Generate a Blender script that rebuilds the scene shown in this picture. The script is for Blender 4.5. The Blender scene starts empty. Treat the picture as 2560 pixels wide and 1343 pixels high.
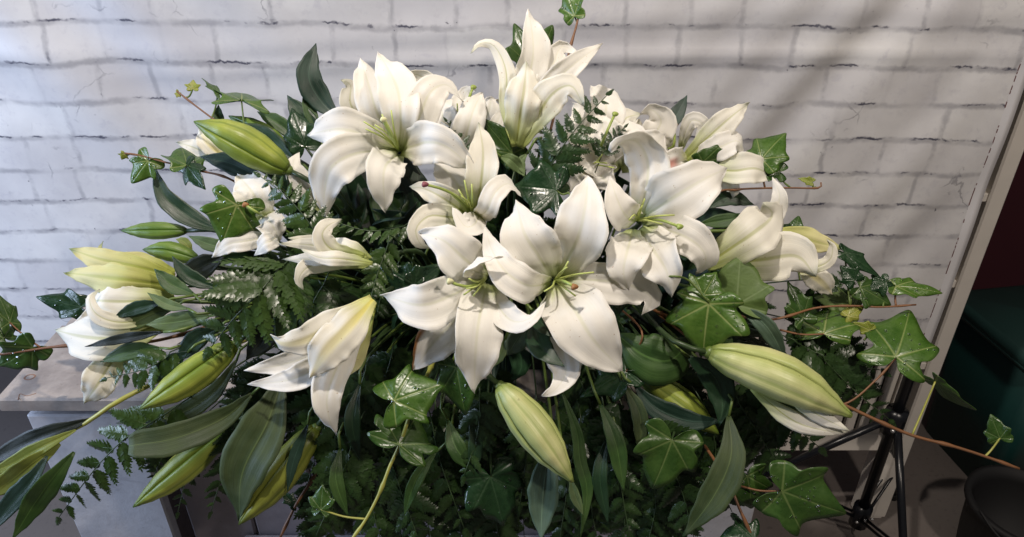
import bpy, math, random
from mathutils import Vector as V, Matrix
random.seed(7)
sc = bpy.context.scene
col = sc.collection
R = math.radians

# ------------------------------------------------------------------ camera
FPX, TH, CAMZ = 1850.0, R(31.0), 1.5
cam_d = bpy.data.cameras.new('camera'); cam = bpy.data.objects.new('camera', cam_d); col.objects.link(cam)
cam.location = (0, 0, CAMZ); cam.rotation_euler = (R(90) - TH, 0, 0)
cam_d.sensor_width = 36; cam_d.lens = FPX / 2560 * 36; cam_d.clip_start = 0.02; cam_d.clip_end = 60
sc.camera = cam

# ------------------------------------------------------------------ light
wd = bpy.data.worlds.new('World'); sc.world = wd; wd.use_nodes = True
wd.node_tree.nodes['Background'].inputs[0].default_value = (0.95, 0.92, 0.90, 1)
wd.node_tree.nodes['Background'].inputs[1].default_value = 0.085
def area(name, loc, target, power, size, colr):
    l = bpy.data.lights.new(name, 'AREA'); l.energy = power; l.color = colr
    l.shape = 'RECTANGLE'; l.size, l.size_y = size
    o = bpy.data.objects.new(name, l); col.objects.link(o); o.location = loc
    o.rotation_euler = (V(target) - V(loc)).to_track_quat('-Z', 'Y').to_euler()
    return o
area('ceiling_lamp', (-0.32, 0.55, 2.55), (-0.05, 1.05, 0.95), 23, (0.07, 0.07), (1.0, 0.90, 0.80))
area('added_fill', (1.05, -0.35, 2.5), (0.4, 1.1, 0.9), 20, (0.12, 0.12), (1.0, 0.88, 0.77))  # unseen fill light, added to lift the right side and petal fronts
area('window_light', (-1.95, 0.5, 1.3), (-0.85, 1.2, 0.75), 36, (0.7, 1.1), (0.58, 0.72, 1.0))
sc.view_settings.view_transform = 'Standard'; sc.view_settings.look = 'None'
sc.view_settings.exposure = 0.0; sc.view_settings.gamma = 1.0
sc.view_settings.use_curve_mapping = False

# ------------------------------------------------------------------ helpers
CS, SN = math.cos(TH), math.sin(TH)
S3 = 2560 / 860
CROP = {'S': (0, 0, 1), 'K': (375, 325, 3.357)}
for i, k in enumerate('ABCDEFGHI'):
    CROP[k] = ((0, 850, 1700)[i % 3], (0, 450, 893)[i // 3], S3)
def Q(k, x, y):
    o = CROP[k]; return o[0] + x / o[2], o[1] + y / o[2]
def P(px, py, d):
    """A place in the room, d metres in front of the lens plane."""
    x = (px - 1280) / FPX * d; t = (py - 671.5) / FPX * d
    return V((x, d * CS - t * SN, CAMZ - d * SN - t * CS))
CAMV = V((0, 0, CAMZ))

MATS = {}
class NT:
    def __init__(s, name):
        s.m = bpy.data.materials.new(name); s.m.use_nodes = True
        s.t = s.m.node_tree; s.b = s.t.nodes['Principled BSDF']; s.out = s.t.nodes['Material Output']
        MATS[name] = s.m
    def n(s, typ, **kw):
        nd = s.t.nodes.new(typ)
        for k, v in kw.items():
            if k.startswith('i_'):
                key = k[2:]; key = int(key) if key.isdigit() else key.replace('_', ' ')
                if hasattr(v, 'is_output'): s.t.links.new(v, nd.inputs[key])
                else: nd.inputs[key].default_value = v
            else: setattr(nd, k, v)
        return nd
    def l(s, a, b): s.t.links.new(a, b)
    def math(s, op, a, b=None, c=None, clamp=False):
        nd = s.n('ShaderNodeMath', operation=op, use_clamp=clamp)
        for i, v in enumerate((a, b, c)):
            if v is None: continue
            if hasattr(v, 'is_output'): s.l(v, nd.inputs[i])
            else: nd.inputs[i].default_value = v
        return nd.outputs[0]
    def smooth(s, x, a, b, lo=0.0, hi=1.0):
        nd = s.n('ShaderNodeMapRange', interpolation_type='SMOOTHSTEP')
        s.l(x, nd.inputs[0])
        for i, v in enumerate((a, b, lo, hi)): nd.inputs[i + 1].default_value = v
        return nd.outputs[0]
    def mix(s, f, a, b, blend='MIX'):
        nd = s.n('ShaderNodeMix', data_type='RGBA', blend_type=blend)
        for i, v in ((0, f), (6, a), (7, b)):
            if hasattr(v, 'is_output'): s.l(v, nd.inputs[i])
            elif i == 0: nd.inputs[0].default_value = v
            else: nd.inputs[i].default_value = (*v, 1) if len(v) == 3 else v
        return nd.outputs[2]
    def noise(s, vec, scale, detail=3, rough=.5, dist=0.0):
        nd = s.n('ShaderNodeTexNoise'); nd.inputs['Scale'].default_value = scale
        nd.inputs['Detail'].default_value = detail; nd.inputs['Roughness'].default_value = rough
        nd.inputs['Distortion'].default_value = dist
        if vec is not None: s.l(vec, nd.inputs['Vector'])
        return nd.outputs[0]
    def bump(s, h, strength, dist=0.001):
        nd = s.n('ShaderNodeBump'); nd.inputs['Strength'].default_value = strength
        nd.inputs['Distance'].default_value = dist; s.l(h, nd.inputs['Height'])
        s.l(nd.outputs[0], s.b.inputs['Normal']); return nd.outputs[0]
    def uv(s):
        u = s.n('ShaderNodeUVMap'); sp = s.n('ShaderNodeSeparateXYZ'); s.l(u.outputs[0], sp.inputs[0])
        return u.outputs[0], sp.outputs[0], sp.outputs[1]
    def obj(s): return s.n('ShaderNodeTexCoord').outputs['Object']
    def col(s, c): s.l(c, s.b.inputs['Base Color'])
    def rough(s, v):
        if hasattr(v, 'is_output'): s.l(v, s.b.inputs['Roughness'])
        else: s.b.inputs['Roughness'].default_value = v
    def translucent(s, colr, f):
        t = s.n('ShaderNodeBsdfTranslucent')
        if hasattr(colr, 'is_output'): s.l(colr, t.inputs[0])
        else: t.inputs[0].default_value = (*colr, 1)
        m = s.n('ShaderNodeMixShader'); m.inputs[0].default_value = f
        s.l(s.b.outputs[0], m.inputs[1]); s.l(t.outputs[0], m.inputs[2]); s.l(m.outputs[0], s.out.inputs[0])

def plain(name, c, rough=.5, var=.25, scale=30, bump=0.0, metal=0.0):
    n = NT(name); o = n.obj(); f = n.noise(o, scale, 4)
    n.col(n.mix(f, tuple(x * (1 - var) for x in c), tuple(min(1, x * (1 + var)) for x in c))); n.rough(rough)
    n.b.inputs['Metallic'].default_value = metal
    if bump: n.bump(f, bump, .002)
    return n.m

def petal_mat(name, body, base, rib, ribw, ribs, base_end=.38, edge_green=0.0, pink=False, brown=False):
    n = NT(name); uv, u, v = n.uv()
    a = n.math('ABSOLUTE', n.math('SUBTRACT', v, .5))
    st = n.n('ShaderNodeMapping'); n.l(uv, st.inputs[0]); st.inputs['Scale'].default_value = (2.2, 38, 1)
    o = n.n('ShaderNodeObjectInfo')
    ad = n.n('ShaderNodeVectorMath', operation='ADD'); n.l(st.outputs[0], ad.inputs[0])
    cb = n.n('ShaderNodeCombineXYZ'); n.l(n.math('MULTIPLY', o.outputs['Random'], 60), cb.inputs[0]); n.l(cb.outputs[0], ad.inputs[1])
    veins = n.noise(ad.outputs[0], 1.0, 3, .55)
    blot = n.noise(n.obj(), 22, 3)
    c = n.mix(n.smooth(blot, .35, .7), tuple(x * .96 for x in body), body)
    c = n.mix(n.smooth(veins, .38, .62, .07, 0), c, tuple(x * y for x, y in zip(body, (.80, .80, .66))))
    wob = n.math('ADD', u, n.math('MULTIPLY', n.math('SUBTRACT', veins, .5), .25))
    c = n.mix(n.smooth(wob, 0.02, base_end, .95, 0), c, base)
    rm = n.math('MULTIPLY', n.smooth(a, ribw * .25, ribw, 1, 0), n.smooth(u, .0, .95, ribs, ribs * .35))
    c = n.mix(rm, c, rib)
    if edge_green: c = n.mix(n.smooth(u, .86, 1.0, 0, edge_green), c, (.13, .2, .03))
    if pink: c = n.mix(n.math('MULTIPLY', n.smooth(a, .03, .26, 1, 0), n.smooth(u, .25, .6)), c, (.72, .36, .30))
    sp = n.noise(n.obj(), 260, 1)
    c = n.mix(n.smooth(sp, .745, .79, 0, .5), c, (.42, .27, .13))
    if brown:
        bm = n.math('MULTIPLY', n.smooth(u, .62, .74), n.smooth(n.math('ADD', v, n.math('MULTIPLY', blot, .2)), .92, 1.02))
        c = n.mix(bm, c, (.36, .16, .05))
    n.col(c); n.rough(.55)
    n.b.inputs['Specular IOR Level'].default_value = .28
    n.b.inputs['Sheen Weight'].default_value = .08
    n.bump(n.math('ADD', n.math('MULTIPLY', veins, 1.0), n.math('MULTIPLY', blot, .5)), .22, .0011)
    n.translucent(n.mix(1.0, c, (1.0, .96, .82), 'MULTIPLY'), .30)
    return n.m
W = (.92, .905, .865)
petal_mat('petal_white', W, (.52, .60, .20), (.66, .68, .40), .05, .5, .30)
petal_mat('petal_outer', (.89, .87, .79), (.50, .58, .15), (.42, .45, .10), .06, .85, .6, .35)
petal_mat('petal_yellow', (.78, .74, .40), (.45, .50, .08), (.36, .42, .06), .09, .8, .8, .8)
petal_mat('petal_gold', (.90, .88, .80), (.66, .66, .22), (.76, .68, .14), .20, .75, .36)
petal_mat('petal_pink', W, (.60, .62, .25), (.66, .6, .40), .05, .5, .3, pink=True)
petal_mat('petal_brown', W, (.60, .65, .28), (.66, .68, .40), .05, .5, .34, brown=True)

def bud_mat(name, mid, edge, green):
    n = NT(name); uv, u, v = n.uv()
    a = n.math('ABSOLUTE', n.math('SUBTRACT', v, .5))
    st = n.n('ShaderNodeMapping'); n.l(uv, st.inputs[0]); st.inputs['Scale'].default_value = (2.5, 30, 1)
    veins = n.noise(st.outputs[0], 1.0, 3, .55); blot = n.noise(n.obj(), 28, 3)
    c = n.mix(n.smooth(a, .12, .46), mid, edge)
    c = n.mix(n.smooth(a, .01, .06, .45, 0), c, green)
    c = n.mix(n.smooth(veins, .35, .65, .18, 0), c, green)
    c = n.mix(n.smooth(n.noise(n.obj(), 150, 2), .70, .78, 0, .4), c, (.10, .07, .02))
    c = n.mix(n.smooth(u, .0, .22, .75, 0), c, green)
    c = n.mix(n.smooth(u, .8, 1.0, 0, .85), c, green)
    c = n.mix(n.smooth(blot, .35, .7, .35, 0), c, green)
    n.col(c); n.rough(.38); n.bump(veins, .35, .0012); n.translucent(c, .1)
    return n.m
bud_mat('bud_lime', (.37, .42, .07), (.22, .29, .035), (.075, .135, .012))
bud_mat('bud_green', (.20, .30, .05), (.12, .21, .03), (.045, .10, .012))
bud_mat('bud_pale', (.66, .65, .32), (.50, .54, .20), (.22, .30, .06))
bud_mat('bud_olive', (.27, .29, .05), (.2, .22, .035), (.075, .11, .014))

def blade_mat(name, c1, c2, rough=.35):
    n = NT(name); uv, u, v = n.uv()
    a = n.math('ABSOLUTE', n.math('SUBTRACT', v, .5))
    st = n.n('ShaderNodeMapping'); n.l(uv, st.inputs[0]); st.inputs['Scale'].default_value = (1.2, 26, 1)
    veins = n.noise(st.outputs[0], 1.0, 4, .6); blot = n.noise(n.obj(), 30, 4)
    c = n.mix(n.smooth(blot, .3, .7), c1, c2)
    c = n.mix(n.smooth(veins, .35, .65, .4, 0), c, tuple(x * .55 for x in c1))
    c = n.mix(n.smooth(a, .008, .028, .55, 0), c, tuple(min(1, x * 1.9 + .01) for x in c2))
    n.col(c); n.rough(n.smooth(blot, .3, .7, rough, rough + .18)); n.bump(veins, .35, .0015); n.translucent(c, .12)
    return n.m
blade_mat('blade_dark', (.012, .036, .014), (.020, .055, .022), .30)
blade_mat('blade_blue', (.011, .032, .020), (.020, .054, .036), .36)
blade_mat('blade_mid', (.030, .075, .016), (.055, .115, .024), .36)
blade_mat('blade_grey', (.034, .058, .016), (.060, .088, .026), .52)
blade_mat('blade_pale', (.10, .155, .05), (.15, .22, .085), .42)
blade_mat('blade_lime', (.20, .25, .045), (.28, .33, .07), .42)
blade_mat('blade_teal', (.075, .125, .085), (.11, .175, .12), .40)
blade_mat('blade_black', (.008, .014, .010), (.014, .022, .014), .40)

IVANG = (0, R(47), R(-47), R(104), R(-104))
def ivy_mat(name, c1, c2, vein, rough=.28, wet=0.0):
    n = NT(name); uv, u, v = n.uv()
    best = None
    for i, a in enumerate(IVANG):
        ca, sa = math.cos(a), math.sin(a)
        al = n.math('ADD', n.math('MULTIPLY', u, ca), n.math('MULTIPLY', v, sa))
        ac = n.math('ABSOLUTE', n.math('SUBTRACT', n.math('MULTIPLY', v, ca), n.math('MULTIPLY', u, sa)))
        d = n.math('ADD', ac, n.math('MULTIPLY', n.math('MAXIMUM', n.math('MULTIPLY', al, -1), 0), 3))
        d = n.math('ADD', d, n.math('MULTIPLY', n.math('MAXIMUM', al, 0), .012))
        best = d if best is None else n.math('MINIMUM', best, d)
    o = n.n('ShaderNodeObjectInfo'); ad = n.n('ShaderNodeVectorMath', operation='ADD'); n.l(uv, ad.inputs[0])
    cb = n.n('ShaderNodeCombineXYZ'); n.l(n.math('MULTIPLY', o.outputs['Random'], 40), cb.inputs[0]); n.l(cb.outputs[0], ad.inputs[1])
    vo = n.n('ShaderNodeTexVoronoi', feature='DISTANCE_TO_EDGE'); vo.inputs['Scale'].default_value = 8.5
    n.l(ad.outputs[0], vo.inputs['Vector'])
    net = n.smooth(vo.outputs['Distance'], .0, .06, 1, 0)
    blot = n.noise(ad.outputs[0], 3.2, 5, .62)
    c = n.mix(n.smooth(blot, .3, .72), c1, c2)
    c = n.mix(n.math('MULTIPLY', net, .05), c, vein)
    c = n.mix(n.smooth(best, .006, .026, .85, 0), c, vein)
    hv = n.mix(o.outputs['Random'], (.82, .9, .8), (1.15, 1.08, 1.1)); c = n.mix(1.0, c, hv, 'MULTIPLY')
    n.col(c)
    n.rough(n.smooth(blot, .35, .7, rough, rough + .16))
    n.b.inputs['Specular IOR Level'].default_value = .55
    h = n.math('SUBTRACT', n.math('MULTIPLY', n.smooth(vo.outputs['Distance'], 0, .35), .3), n.smooth(best, 0, .05, 1.0, 0))
    n.bump(n.math('ADD', h, n.math('MULTIPLY', blot, .5)), .35, .0014)
    n.translucent(c, .14)
    return n.m
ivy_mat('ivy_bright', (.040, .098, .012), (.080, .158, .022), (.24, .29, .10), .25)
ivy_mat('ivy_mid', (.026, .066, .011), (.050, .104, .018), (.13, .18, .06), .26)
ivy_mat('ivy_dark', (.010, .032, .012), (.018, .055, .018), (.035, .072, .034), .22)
ivy_mat('ivy_under', (.085, .135, .030), (.115, .175, .045), (.18, .24, .10), .5)
ivy_mat('ivy_young', (.17, .22, .025), (.27, .30, .045), (.42, .42, .14), .35)

def fern_mat(name, c1, c2, rough):
    n = NT(name); o = n.n('ShaderNodeObjectInfo'); f = n.noise(n.obj(), 14, 4, .6)
    c = n.mix(f, c1, c2); c = n.mix(1.0, c, n.mix(o.outputs['Random'], (.7, .75, .7), (1.25, 1.15, 1.1)), 'MULTIPLY')
    n.col(c); n.rough(rough); n.b.inputs['Specular IOR Level'].default_value = .5
    n.translucent(c, .1)
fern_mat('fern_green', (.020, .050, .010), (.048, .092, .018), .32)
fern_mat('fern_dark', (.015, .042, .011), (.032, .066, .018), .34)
plain('stem_green', (.10, .15, .03), .4, .3, 40)
plain('stem_dark', (.03, .055, .018), .4, .3, 40)
plain('stem_lime', (.33, .33, .07), .4, .35, 30)
plain('stem_brown', (.17, .075, .03), .5, .4, 45, .3)
plain('filament', (.48, .55, .16), .4, .2, 60)
plain('pistil_green', (.30, .38, .09), .35, .25, 40)
plain('stigma_cream', (.62, .62, .36), .5, .15, 60)
plain('stigma_brown', (.30, .14, .05), .5, .25, 60)
plain('stigma_plum', (.22, .06, .08), .5, .25, 60)
plain('foam', (.012, .03, .012), .9, .3, 60, .5)
plain('tray_plastic', (.010, .022, .012), .4, .2, 20)
n = NT('water'); n.b.inputs['Base Color'].default_value = (.95, .97, .95, 1); n.b.inputs['Roughness'].default_value = .03
n.b.inputs['Transmission Weight'].default_value = 1; n.b.inputs['IOR'].default_value = 1.33

# ------------------------------------------------------------------ objects
ORG = {}
def thing(name, loc, label, cat, group=None):
    o = bpy.data.objects.new(name, None); col.objects.link(o); o.location = loc; o.empty_display_size = .02
    o['label'] = label; o['category'] = cat
    if group: o['group'] = group
    ORG[o] = V(loc); return o
def mesh(name, verts, faces, mat, parent=None, uvs=None, smooth=True, solid=0.0):
    off = ORG[parent] if parent is not None else V((0, 0, 0))
    me = bpy.data.meshes.new(name); me.from_pydata([V(v) - off for v in verts], [], faces)
    if uvs:
        ul = me.uv_layers.new(name='UVMap')
        for lp in me.loops: ul.data[lp.index].uv = uvs[lp.vertex_index]
    me.materials.append(MATS[mat])
    if smooth: me.polygons.foreach_set('use_smooth', [True] * len(me.polygons))
    me.update()
    o = bpy.data.objects.new(name, me); col.objects.link(o)
    if parent is not None: o.parent = parent; ORG[o] = off
    if solid:
        md = o.modifiers.new('thickness', 'SOLIDIFY'); md.thickness = solid; md.offset = 0
    return o
def catmull(p, n):
    p = [V(x) for x in p]
    if len(p) == 2: p = [p[0], (p[0] + p[1]) / 2, p[1]]
    ext = [p[0] * 2 - p[1]] + p + [p[-1] * 2 - p[-2]]
    dense = []
    for i in range(1, len(ext) - 2):
        a, b, c, d = ext[i - 1:i + 3]
        for j in range(12):
            t = j / 12
            dense.append(.5 * ((2 * b) + (c - a) * t + (2 * a - 5 * b + 4 * c - d) * t * t + (3 * b - a - 3 * c + d) * t ** 3))
    dense.append(p[-1])
    L = [0]
    for i in range(1, len(dense)): L.append(L[-1] + (dense[i] - dense[i - 1]).length)
    out, k = [], 0
    for i in range(n + 1):
        s = L[-1] * i / n
        while k < len(L) - 2 and L[k + 1] < s: k += 1
        f = (s - L[k]) / max(1e-9, L[k + 1] - L[k]); out.append(dense[k].lerp(dense[k + 1], min(1, f)))
    return out, L[-1]
def frames(pts):
    n = len(pts); T = [(pts[min(i + 1, n - 1)] - pts[max(i - 1, 0)]).normalized() for i in range(n)]
    # the width axis starts square to the line of sight of a viewer in front of the bouquet
    mid = n // 2
    vd = (CAMV - pts[mid]).normalized(); w = T[mid].cross(vd)
    if w.length < 1e-4: w = T[mid].orthogonal()
    w.normalize(); Ws = [None] * n; Ws[mid] = w
    for i in range(mid + 1, n): Ws[i] = T[i - 1].rotation_difference(T[i]) @ Ws[i - 1]
    for i in range(mid - 1, -1, -1): Ws[i] = T[i + 1].rotation_difference(T[i]) @ Ws[i + 1]
    return [(T[i], Ws[i], Ws[i].cross(T[i]).normalized()) for i in range(n)]
def interp(tab, t):
    for (a, x), (b, y) in zip(tab, tab[1:]):
        if t <= b:
            f = (t - a) / (b - a); f = f * f * (3 - 2 * f) * .5 + f * .5; return x + (y - x) * f
    return tab[-1][1]
PROF = {'petal': [(0, .28), (.12, .46), (.3, .80), (.48, .99), (.60, 1), (.74, .82), (.85, .52), (.94, .24), (1, .02)],
        'outer': [(0, .26), (.15, .44), (.35, .74), (.52, .85), (.68, .74), (.83, .42), (.94, .17), (1, .01)],
        'blade': [(0, .12), (.1, .4), (.3, .86), (.45, 1), (.62, .92), (.8, .58), (.93, .2), (1, .01)],
        'blunt': [(0, .12), (.12, .4), (.3, .76), (.5, .95), (.75, 1), (.93, .92), (1, .55)]}
def ribbon(pts3, width, prof, cup, ruffle, roll, n, m, rib, ph):
    pts, L = catmull(pts3, n); fr = frames(pts); tab = PROF[prof]; vs, uv, fs = [], [], []
    f1, f2 = random.uniform(1.6, 3.0), random.uniform(3.2, 5.5); g1, g2 = random.uniform(.6, 1.5), random.uniform(.6, 1.5); pl, pr_ = random.uniform(0, 6.3), random.uniform(0, 6.3)
    for i, (c, (T, Wd, N)) in enumerate(zip(pts, fr)):
        t = i / n; r = R(roll[0] + (roll[1] - roll[0]) * t); q = Matrix.Rotation(r, 3, T); wv, nv = q @ Wd, q @ N
        hw = width * .5 * interp(tab, t)
        asym = 1 + .05 * math.sin(5 * t + ph)
        for j in range(m + 1):
            s = -1 + 2 * j / m
            e = hw * s * (1 + (.06 * math.sin(f1 * 5.2 * t + (pl if s > 0 else pr_)) if prof in ('petal', 'outer') else 0)) * (asym if s > 0 else 2 - asym) * (1 + .035 * math.sin(f2 * 6 * t + ph * 3 + (2 if s > 0 else 0)) * abs(s) ** 3)
            z = -(cup + (.18 * max(0, t - .78) / .22 if prof != 'blunt' else 0)) * hw * s * s + (.14 * hw * abs(s) ** 5 if prof in ('petal', 'outer') else 0) - rib * hw * math.exp(-(s / .16) ** 2) * (1 - t)
            z += ruffle * width * abs(s) ** 2.2 * (g1 * math.sin(f1 * 6.28 * t + pr_) if s > 0 else g2 * math.sin(f1 * 5.6 * t + pl)) * min(1, t * 3)
            z += rib * .22 * hw * (math.exp(-((abs(s) - .30) / .13) ** 2) - .6 * math.exp(-((abs(s) - .58) / .12) ** 2)) * math.sin(3.14 * min(1, t * 1.1))
            z += .45 * ruffle * width * math.sin(f2 * 4 * t + 2.3 * s + ph) + .75 * ruffle * width * abs(s) ** 4 * math.sin(f2 * 9 * t + ph * 2 + (3 if s > 0 else 0)) * min(1, t * 2)
            vs.append(c + wv * e + nv * z); uv.append((t, j / m))
    for i in range(n):
        for j in range(m):
            a = i * (m + 1) + j; fs.append((a, a + 1, a + m + 2, a + m + 1))
    return vs, fs, uv
def tube(pts3, r0, r1=None, seg=7, n=None, cap=True, knots=0):
    r1 = r0 if r1 is None else r1; n = n or max(4, 4 * len(pts3)); pts, L = catmull(pts3, n); fr = frames(pts)
    vs, fs = [], []
    for i, (c, (T, Wd, N)) in enumerate(zip(pts, fr)):
        r = r0 + (r1 - r0) * i / n
        if knots: r *= 1 + .55 * max(0, math.sin(i * knots)) ** 6
        for k in range(seg):
            a = 6.2832 * k / seg; vs.append(c + Wd * (r * math.cos(a)) + N * (r * math.sin(a)))
    for i in range(n):
        for k in range(seg):
            a, b = i * seg + k, i * seg + (k + 1) % seg; fs.append((a, b, b + seg, a + seg))
    if cap: fs.append(tuple(range(seg))[::-1]); fs.append(tuple(n * seg + k for k in range(seg)))
    return vs, fs
def ball(c, r, sx=1, sy=1, sz=1, seg=10, rings=6, lobes=0):
    vs, fs = [], []
    for i in range(rings + 1):
        a = math.pi * i / rings
        for k in range(seg):
            b = 6.2832 * k / seg; rr = r * (1 + (.28 * math.cos(lobes * b) if lobes else 0))
            vs.append(V(c) + V((rr * sx * math.sin(a) * math.cos(b), rr * sy * math.sin(a) * math.sin(b), r * sz * math.cos(a))))
    for i in range(rings):
        for k in range(seg):
            a, b = i * seg + k, i * seg + (k + 1) % seg; fs.append((a, b, b + seg, a + seg))
    return vs, fs
def box(x0, x1, y0, y1, z0, z1, bev=0.0, jit=0.0):
    b = bev; xs = (x0, x1); vs = []; fs = []
    # chamfered box: 24 verts
    def p(i, j, k, ax):
        x = xs[i]; y = (y0, y1)[j]; z = (z0, z1)[k]; s = lambda q: (1, -1)[q] * b
        return V((x + (s(i) if ax != 0 else 0), y + (s(j) if ax != 1 else 0), z + (s(k) if ax != 2 else 0)))
    idx = {}
    for i in (0, 1):
        for j in (0, 1):
            for k in (0, 1):
                for ax in (0, 1, 2):
                    idx[i, j, k, ax] = len(vs); vs.append(p(i, j, k, ax))
    for i in (0, 1):
        q = [idx[i, j, k, 0] for j, k in ((0, 0), (1, 0), (1, 1), (0, 1))]; fs.append(q if i else q[::-1])
        q = [idx[j, i, k, 1] for j, k in ((0, 0), (1, 0), (1, 1), (0, 1))]; fs.append(q[::-1] if i else q)
        q = [idx[j, k, i, 2] for j, k in ((0, 0), (1, 0), (1, 1), (0, 1))]; fs.append(q if i else q[::-1])
    if b:
        for i in (0, 1):
            for j in (0, 1):
                fs.append((idx[i, j, 0, 0], idx[i, j, 1, 0], idx[i, j, 1, 1], idx[i, j, 0, 1]))
                fs.append((idx[i, 0, j, 0], idx[i, 1, j, 0], idx[i, 1, j, 2], idx[i, 0, j, 2]))
                fs.append((idx[0, i, j, 1], idx[1, i, j, 1], idx[1, i, j, 2], idx[0, i, j, 2]))
                for k in (0, 1): fs.append((idx[i, j, k, 0], idx[i, j, k, 1], idx[i, j, k, 2]))
    return vs, fs

# ------------------------------------------------------------------ setting
def mat_floor():
    n = NT('floor_concrete'); o = n.obj(); a = n.noise(o, 3, 6, .6); b = n.noise(o, 60, 3)
    c = n.mix(a, (.13, .115, .105), (.23, .20, .185)); c = n.mix(n.smooth(b, .55, .75, 0, .4), c, (.09, .08, .075))
    n.col(c); n.rough(.6); n.bump(b, .2, .002)
mat_floor()
n = NT('maroon_wall'); n.col(n.mix(n.noise(n.obj(), 5, 4), (.060, .010, .018), (.085, .014, .024))); n.rough(.7)

def mat_brick():
    n = NT('brick_print'); o = n.obj(); sp = n.n('ShaderNodeSeparateXYZ'); n.l(o, sp.inputs[0]); x, z = sp.outputs[0], sp.outputs[2]
    big = n.noise(o, 4.5, 2); mid = n.noise(o, 22, 4, .6); fine = n.noise(o, 90, 3, .6)
    wz = n.math('ADD', n.math('MULTIPLY', n.math('SUBTRACT', big, .5), .026), n.math('MULTIPLY', n.math('SUBTRACT', mid, .5), .010))
    zz = n.math('DIVIDE', n.math('ADD', n.math('SUBTRACT', z, .933), n.math('ADD', wz, n.math('MULTIPLY', x, .008))), .0672)
    row = n.math('FLOOR', zz); fz = n.math('FRACT', zz)
    wn = n.n('ShaderNodeTexWhiteNoise', noise_dimensions='1D'); n.l(row, wn.inputs['W'])
    xx = n.math('ADD', n.math('DIVIDE', n.math('ADD', x, n.math('MULTIPLY', n.math('SUBTRACT', mid, .5), .02)), .20), n.math('MULTIPLY', wn.outputs[0], 7))
    bc = n.math('FLOOR', xx); fx = n.math('FRACT', xx)
    cb = n.n('ShaderNodeCombineXYZ'); n.l(row, cb.inputs[0]); n.l(bc, cb.inputs[1])
    w2 = n.n('ShaderNodeTexWhiteNoise', noise_dimensions='2D'); n.l(cb.outputs[0], w2.inputs['Vector'])
    split = n.math('GREATER_THAN', w2.outputs[0], .55)
    d1 = n.math('MULTIPLY', n.math('MINIMUM', fx, n.math('SUBTRACT', 1, fx)), .20)
    d2 = n.math('ADD', n.math('MULTIPLY', n.math('ABSOLUTE', n.math('SUBTRACT', fx, .55)), .20), n.math('MULTIPLY', n.math('SUBTRACT', 1, split), 1))
    dv = n.math('MINIMUM', d1, d2)
    dh = n.math('MULTIPLY', n.math('MINIMUM', fz, n.math('SUBTRACT', 1, fz)), .0672)
    c = n.mix(n.smooth(n.noise(o, 7, 5, .6), .3, .7), (.52, .51, .51), (.64, .63, .62))
    c = n.mix(n.math('MULTIPLY', w2.outputs[0], .42), c, (.42, .405, .43))
    dab = n.noise(o, 30, 5, .7, .8); c = n.mix(n.smooth(dab, .58, .72, 0, .4), c, (.42, .41, .45))
    # recessed-looking joint band, as printed
    dab0 = n.noise(o, 48, 5, .7)
    c = n.mix(n.smooth(dab0, .52, .70, 0, .30), c, (.40, .39, .42))
    patch = n.noise(o, 10, 4, .65); patch2 = n.noise(o, 13, 4, .65, .4)
    band = n.math('MULTIPLY', n.smooth(n.math('ADD', dh, n.math('MULTIPLY', n.math('SUBTRACT', dab0, .5), .012)), .001, .0085, 1, 0), n.smooth(patch, .36, .60, .16, .74))
    c = n.mix(band, c, (.27, .265, .28))
    vband = n.math('MULTIPLY', n.smooth(dv, .0012, .0075, 1, 0), n.smooth(patch2, .42, .62, .10, .66))
    c = n.mix(vband, c, (.29, .285, .30))
    rag = n.math('ADD', fz, n.math('MULTIPLY', n.math('SUBTRACT', fine, .5), .17))
    line = n.math('MULTIPLY', n.smooth(n.math('ABSOLUTE', n.math('SUBTRACT', rag, .045)), .008, .045, 1, 0), n.smooth(patch2, .50, .60, 0, .95))
    c = n.mix(line, c, (.05, .05, .075))
    vl = n.math('ADD', dv, n.math('MULTIPLY', n.math('SUBTRACT', fine, .5), .008))
    c = n.mix(n.math('MULTIPLY', n.smooth(vl, .0005, .0028, 1, 0), n.smooth(patch, .58, .68, 0, .6)), c, (.07, .07, .09))
    sk = n.noise(o, 85, 3, .55)
    near = n.smooth(n.math('MINIMUM', dh, dv), .003, .02, 1, .25)
    c = n.mix(n.math('MULTIPLY', n.math('MULTIPLY', n.smooth(sk, .70, .74), near), n.smooth(n.noise(o, 9, 3), .52, .6, 0, .9)), c, (.04, .04, .06))
    wv = n.n('ShaderNodeTexVoronoi', feature='DISTANCE_TO_EDGE'); wv.inputs['Scale'].default_value = 11
    wa = n.n('ShaderNodeVectorMath', operation='ADD'); n.l(o, wa.inputs[0]); wn3 = n.n('ShaderNodeTexNoise'); wn3.inputs['Scale'].default_value = 14; wn3.inputs['Detail'].default_value = 5
    ws = n.n('ShaderNodeVectorMath', operation='SCALE'); ws.inputs['Scale'].default_value = .09; n.l(wn3.outputs['Color'], ws.inputs[0]); n.l(o, wn3.inputs['Vector']); n.l(ws.outputs[0], wa.inputs[1]); n.l(wa.outputs[0], wv.inputs['Vector'])
    c = n.mix(n.math('MULTIPLY', n.smooth(wv.outputs['Distance'], .004, .022, 1, 0), n.smooth(n.noise(o, 7.5, 4, .6), .59, .69, 0, .5)), c, (.10, .10, .12))
    # plain white margin with the dashed trim line at the edge of the print
    edge = n.math('GREATER_THAN', x, .893); c = n.mix(edge, c, (.60, .59, .60))
    dash = n.math('MULTIPLY', n.math('LESS_THAN', n.math('ABSOLUTE', n.math('SUBTRACT', x, .893)), .0011), n.math('LESS_THAN', n.math('FRACT', n.math('MULTIPLY', z, 8.5)), .72))
    c = n.mix(n.math('MULTIPLY', dash, n.smooth(fine, .42, .5)), c, (.12, .05, .05))
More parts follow.
